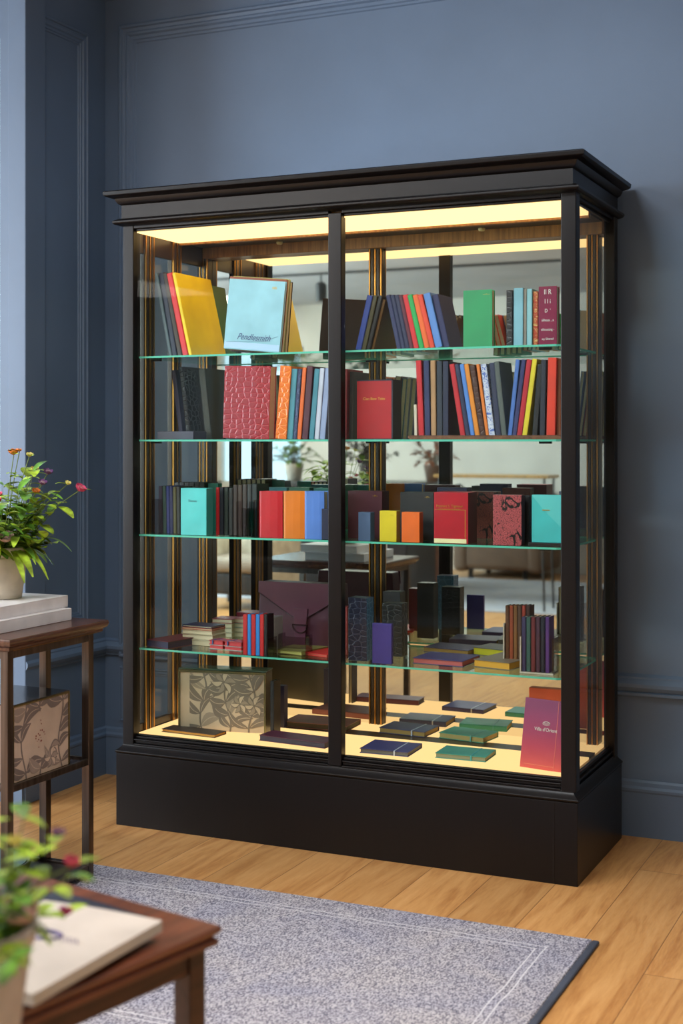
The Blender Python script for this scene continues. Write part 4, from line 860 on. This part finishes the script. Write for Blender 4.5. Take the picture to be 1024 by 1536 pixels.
def flower_pot(name, label, loc, seed, pot_rgb, spec, fan, scale=1, height=.157, bl=1.35):
    rnd = random.Random(seed); t = thing(name, label, 'flowers', loc); RS = scale
    prof = [(.056, 0), (.062, .002), (.066, .03), (.074, .09), (.079, .120), (.0795, .124), (.077, .126), (.077, .130), (.083, .133), (.086, .148), (.086, .155), (.083, .157), (.078, .155), (.076, .135), (.070, .09), (.001, .085)]
    MB().lathe([(r*.98, z*height/.157) for r, z in prof], 48).obj('pot', mat(pot_rgb, .55, 'ceramic'), t, smooth=True)
    MB().lathe([(.001, .118), (.072, .118), (.074, .122), (.001, .126)], 24).obj('soil', mat((40, 28, 20), .9), t)
    stems = MB(); fol = MB(); fol2 = MB()
    for i in range(fan):
        a = rnd.uniform(0, 2*PI); lean = rnd.uniform(.15, 1.05); L_ = rnd.uniform(.10, .25)*(1.1-.35*lean)*RS
        p0 = Vector((.04*math.cos(a), .04*math.sin(a), .125)); d = Vector((math.cos(a)*math.sin(lean), math.sin(a)*math.sin(lean), math.cos(lean)))
        pts = [p0+d*(L_*k/5)+Vector((0, 0, -.03*lean*(k/5)**2)) for k in range(6)]
        stems.tube(pts, [.0017-.0002*k for k in range(6)], 5)
        for k in range(1, 6):
            for sgn in (-1, 1):
                if rnd.random() < .85:
                    aa = a+sgn*rnd.uniform(.5, 1.5); dv = Vector((math.cos(aa), math.sin(aa), rnd.uniform(-.3, .9)))
                    leaf_mesh(fol if rnd.random() < .6 else fol2, pts[k], dv, rnd.uniform(.035, .075)*RS, rnd.uniform(.010, .019)*RS, rnd.uniform(.1, .6), rnd)
    for i in range(26):   # drooping leaves around the rim
        a = rnd.uniform(0, 2*PI); p0 = Vector((.07*math.cos(a), .07*math.sin(a), .150)); leaf_mesh(fol2 if i % 2 else fol, p0, (math.cos(a), math.sin(a), rnd.uniform(-.1, .7)), rnd.uniform(.05, .09)*RS, rnd.uniform(.009, .015)*RS, rnd.uniform(.6, 1.2), rnd)
    for (px, py, pz, r, cols) in spec:
        P = Vector((px, py, pz)); p0 = Vector((px*.2, py*.2, .12)); mid = (P+p0)/2+Vector((-px*.15, -py*.15, .03))
        pts = [p0.lerp(mid, s/4).lerp(mid.lerp(P, s/4), s/4) for s in range(5)]
        stems.tube(pts, .0014, 5)
        for k in (1, 2, 3, 4):
            for _ in range(2 if k < 4 else 1): aa = rnd.uniform(0, 2*PI); leaf_mesh(fol, pts[k], (math.cos(aa), math.sin(aa), .4), .042, .010, .3, rnd)
        bloom('flower', t, P, r*bl, cols, 6 if r < .02 else 8, rnd, (px*2, py*2-.2, .6))
    stems.obj('stems', mat((104, 124, 50), .6), t)
    fol.obj('foliage', mat((156, 184, 52), .5, 'leaf'), t, smooth=True); fol2.obj('dark_foliage', mat((92, 138, 42), .5, 'leaf'), t, smooth=True)
    return t
PK = [(214, 70, 110), (236, 150, 160), (230, 190, 90)]; OR = [(232, 132, 60), (240, 170, 90), (90, 40, 90)]; YL = [(236, 222, 120), (240, 236, 170), (170, 150, 40)]; PU = [(120, 70, 130), (220, 190, 200), (230, 210, 110)]; RO = [(232, 200, 188), (238, 214, 204), (226, 180, 160)]; MG = [(176, 40, 110), (200, 90, 140), (90, 20, 60)]; RD = [(200, 60, 40), (236, 160, 60), (120, 20, 20)]
# local offsets: +x of view = (cos yaw, sin yaw)
def vw(r, f, z): return (r*c_-f*s_, r*s_+f*c_, z)
def fs(lst): return [(*vw(r, f, z), q, c) for r, f, z, q, c in lst]
flower_pot('potted_flowers', 'cream pot of wild flowers standing on the two white books', (-.772, -.705, .8735), 7, (208, 196, 178),
  fs([(.235, 0, .325, .020, PK), (.20, .0, .345, .011, YL), (.135, .02, .375, .017, PU), (.10, .0, .385, .014, YL), (.085, 0, .43, .012, YL), (.035, .01, .435, .018, OR), (.05, .02, .445, .009, OR), (.13, -.03, .345, .015, PU), (.115, -.05, .32, .014, OR),
      (.04, -.095, .178, .026, RO), (.01, -.09, .205, .013, MG), (.0, -.05, .29, .018, RD), (.01, -.07, .31, .014, PK), (-.06, -.04, .33, .02, OR), (-.10, 0, .36, .016, YL)]), 54, 1.12)

# ================================================================== FOREGROUND TABLE
FZ = .62; A = Vector((.893, -2.290, 0)); ang = math.radians(-12)      # far right corner; local x runs left (-), local y toward the room
FW_ = mat((100, 56, 38), .30, 'wood', rgb2=(56, 26, 18), spec=.6)
ft = thing('side_table', 'dark red brown wooden side table in the near left corner', 'table', (A[0], A[1], 0), ang)
fw, fd = .46, .86
b = MB()
def ol(o, z): return [Vector((-fw-o, -fd-o, z)), Vector((o, -fd-o, z)), Vector((o, o, z)), Vector((-fw-o, o, z))]
b.ring([ol(o, z) for o, z in [(-.012, .588), (-.004, .592), (-.004, .600), (-.010, .604), (-.002, .610), (0, .616), (-.002, .6195), (-.004, .620)]]); b.obj('tabletop', FW_, ft, bevel=.001)
for x0, x1, y0, y1 in ((-fw+.02, -.02, -.038, -.022), (-fw+.02, -.02, -fd+.022, -fd+.038), (-.038, -.022, -fd+.04, -.04), (-fw+.022, -fw+.038, -fd+.04, -.04)):
    MB().box(x0, x1, y0, y1, .555, .589).obj('apron', mat((70, 40, 28), .4, 'wood', rgb2=(40, 22, 16)), ft, bevel=.002)
for x, y in ((-.052, -.052), (-.052, -fd+.02), (-fw+.02, -.052), (-fw+.02, -fd+.02)):
    MB().box(x, x+.034, y, y+.034, .0135 if y > -.5 else .001, .589).obj('leg', mat((62, 38, 28), .4, 'wood', rgb2=(36, 20, 16)), ft, bevel=.002)
# magazines
def magazine(label, P, Q, Rr, z, t, cov, n='magazine', extra=None):
    a, c, d = [pZ(p[0], p[1], z+t) for p in (P, Q, Rr)]       # right corner, far left corner, near left corner
    u = (c-a); v = (d-c); w = u.length; dd = v.length; an = math.atan2(-u[1], -u[0])
    r = thing(n, label, 'magazine', (c[0], c[1], z), an)
    # local: c at origin, a at +x ; depth toward -y
    g = MB(); nn = 10
    prof = [(x*w/nn, .0) for x in range(nn+1)]
    top = [(w*i/nn, t-.0012+.002*math.sin(PI*i/nn)) for i in range(nn+1)]
    g.prism([(0, 0)]+[(w, 0)]+[(x, z_) for x, z_ in reversed(top)], -dd, 0, 'Y').obj('pages', mat((206, 196, 180), .7, 'paper'), r)
    g = MB(); g.prism([(x, z_) for x, z_ in top]+[(x, z_+.0009) for x, z_ in reversed(top)], -dd-.001, .001, 'Y').obj('cover', cov, r)
    if extra: extra(r, w, dd, t)
    return r
magazine('closed magazine with a dark navy cover under the white one', (221, 1376), (84, 1336), (30, 1440), FZ+.0005, .010, mat((36, 38, 56), .4, 'grad_noise'))
def deco(r, w, d, t):
    b = MB()
    for k in range(4):
        R_ = .020-.004*k; cx, cy = w*.45, -d*.42
        b.tube([(cx+R_*1.5*math.cos(a)+.004*k, cy+R_*math.sin(a), t+.0022) for a in [2*PI*i/14 for i in range(15)]], .0009, 5)
    for k in range(6): b.tube([(w*.55+.006*k, -d*.40, t+.0022), (w*.60+.007*k, -d*.46, t+.0022)], .0006, 4)
    b.obj('cover_drawing', mat((110, 100, 140), .6), r)
    MB().box(w*.02, w*.32, -d*.98, -d*.84, t+.0006, t+.0014).obj('cover_picture', mat((190, 110, 74), .5, 'grad_noise'), r)
magazine('white illustrated magazine lying open side up on the near table', (243, 1381), (66, 1350), (20, 1462), FZ+.0125, .016, mat((192, 184, 176), .6, 'leather'), extra=deco)
p2 = (.834, -2.806)
flower_pot('potted_flowers', 'blurred pale pot of flowers at the near left edge of the near table', (p2[0], p2[1], FZ+.0005), 23, (206, 196, 184),
  fs([(.095, .12, .125, .013, MG), (.12, .03, .215, .014, PK), (.10, .05, .245, .012, PU), (.07, -.02, .165, .03, RO), (.06, 0, .25, .012, YL), (.02, 0, .27, .012, OR), (-.05, .02, .25, .02, PK)]), 36, .62, bl=1.1)

# ================================================================== FAR SIDE OF THE SHOP (seen in the mirror)
ac = thing('armchair', 'cream upholstered armchair with a black seat reflected in the mirror', 'chair', (-3.5, -4.75, 0))
CRM = mat((206, 196, 176), .9, 'fabric'); BLKF = mat((30, 27, 28), .6, 'fabric')
MB().box(-.30, .30, -.30, .25, .12, .30).obj('seat_base', BLKF, ac, bevel=.03); MB().box(-.28, .28, -.28, .27, .30, .42).obj('seat_cushion', mat((150, 138, 124), .9, 'fabric'), ac, bevel=.04)
MB().prism([(-.34, .28), (-.22, .28), (-.30, .95), (-.38, .95)], -.30, .30, 'X').obj('backrest', CRM, ac, bevel=.03)
for x in (-.36, .30): MB().box(x, x+.07, -.32, .25, .12, .58).obj('armrest', CRM, ac, bevel=.03)
for x, y in ((-.3, -.28), (.27, -.28), (-.3, .2), (.27, .2)): MB().box(x, x+.03, y, y+.03, 0, .12).obj('leg', BLKF, ac)
dk = thing('reception_desk', 'black reception desk reflected behind the burgundy satchel', 'desk', (-2.95, -5.9, .0125))
MB().box(-.65, .55, -.35, .35, 0.0, .95).obj('body', mat((34, 34, 38), .35, 'lacquer'), dk, bevel=.01); MB().box(-.70, .60, -.40, .40, .95, .99).obj('desktop', mat((50, 46, 44), .3, 'lacquer'), dk, bevel=.005)
def bushy(name, label, loc, seed, n, R_, rgb, potrgb, hh=.25):
    rnd = random.Random(seed); t = thing(name, label, 'plant', loc); MB().lathe([(.06, 0), (.085, .14), (.09, .15), (.08, .15), (.07, .12), (.001, .12)], 24).obj('pot', mat(potrgb, .5, 'ceramic'), t, smooth=True)
    f = MB(); s2 = MB()
    for i in range(n):
        a = rnd.uniform(0, 2*PI); e = rnd.uniform(.1, 1.4); d = Vector((math.cos(a)*math.cos(e), math.sin(a)*math.cos(e), math.sin(e))); P = Vector((0, 0, .15))+d*rnd.uniform(.3, 1)*R_
        s2.tube([(0, 0, .12), tuple(Vector((0, 0, .15)).lerp(P, .5)+Vector((0, 0, .02))), tuple(P)], .003, 4)
        for k in range(5): leaf_mesh(f, P, (d.x+rnd.uniform(-.8, .8), d.y+rnd.uniform(-.8, .8), d.z+rnd.uniform(-.5, .5)), rnd.uniform(.05, .1), rnd.uniform(.012, .025), .4, rnd)
    s2.obj('stems', mat((70, 60, 40), .7), t); f.obj('foliage', mat(rgb, .5, 'leaf'), t, smooth=True); return t
bushy('potted_plant', 'small green potted plant on the black desk in the mirror', (-3.52, -5.7, 1.0035), 2, 36, .24, (96, 120, 44), (200, 190, 175))
bushy('potted_plant', 'dark leaved potted plant on the black desk in the mirror', (-2.85, -5.8, 1.0035), 4, 60, .28, (28, 30, 30), (60, 50, 46))
bushy('potted_plant', 'rusty leaved plant standing right on the desk in the mirror', (-2.25, -5.8, 1.0035), 9, 30, .22, (130, 74, 44), (90, 70, 60))
ch = thing('drawer_chest', 'small orange brown chest of drawers reflected in the mirror', 'chest', (-2.8, -6.8, .0125))
MB().box(-.26, .26, -.2, .2, .04, .52).obj('body', mat((150, 84, 44), .4, 'wood', rgb2=(100, 50, 26)), ch, bevel=.006)
for k in range(3):
    d = MB().box(-.23, .10, .2, .215, .09+.145*k, .22+.145*k).obj('drawer', mat((196, 176, 140), .5, 'wood', rgb2=(160, 130, 90)), ch, bevel=.004); MB().box(-.08, -.04, .215, .225, .15+.145*k, .165+.145*k).obj('knob', BRASS, d)
for x in (-.25, .22): MB().box(x, x+.03, -.18, .18, 0, .04).obj('foot', BLK, ch)
sf = thing('armchair', 'brown leather tub armchair by the rear wall in the mirror', 'chair', (-2.35, -8.1, 0))
BRN = mat((104, 78, 58), .6, 'leather'); MB().box(-.35, .35, -.35, .30, .08, .42).obj('seat', BRN, sf, bevel=.06, seg=4); MB().box(-.42, .42, -.45, -.25, .08, .85).obj('backrest', BRN, sf, bevel=.08, seg=4)
for x in (-.46, .30): MB().box(x, x+.16, -.40, .32, .06, .62).obj('armrest', BRN, sf, bevel=.06, seg=4)
for x in (-.3, .26):
    for y in (-.3, .24): MB().box(x, x+.04, y, y+.04, 0, .09).obj('leg', BLK, sf)
cs = thing('console_table', 'gilt topped console table with curved black iron legs in the mirror', 'table', (-1.62, -5.5, .0125))
MB().box(-.46, .50, -.16, .16, 1.045, 1.07).obj('tabletop', mat((176, 140, 84), .3, 'lacquer', .6), cs, bevel=.004)
IR = mat((28, 26, 26), .4)
for x in (-.42, .46):
    for y in (-.13, .13): MB().tube([(x, y, 0), (x*.97, y, .5), (x, y, 1.046)], .010, 8).obj('leg', IR, cs)
for y in (-.13, .13): MB().tube([(-.42+.88*i/20, y, .93+.06*math.sin(i*.9)-.10*(i/20)) for i in range(21)], .009, 8).obj('scroll_brace', IR, cs)
tk = thing('track_light', 'black track with a cylindrical spotlight on the lowered ceiling in the mirror', 'light', (-3.4, -6.0, 2.8))
MB().box(-1.3, 2.2, -.02, .02, .038, .058).obj('track', IR, tk); MB().tube([(0, 0, .04), (0, 0, -.04)], .008, 8).obj('stem', IR, tk); MB().lathe([(.045, -.2), (.05, -.19), (.05, -.05), (.03, -.03)], 24).obj('lamp_head', IR, tk, smooth=False)
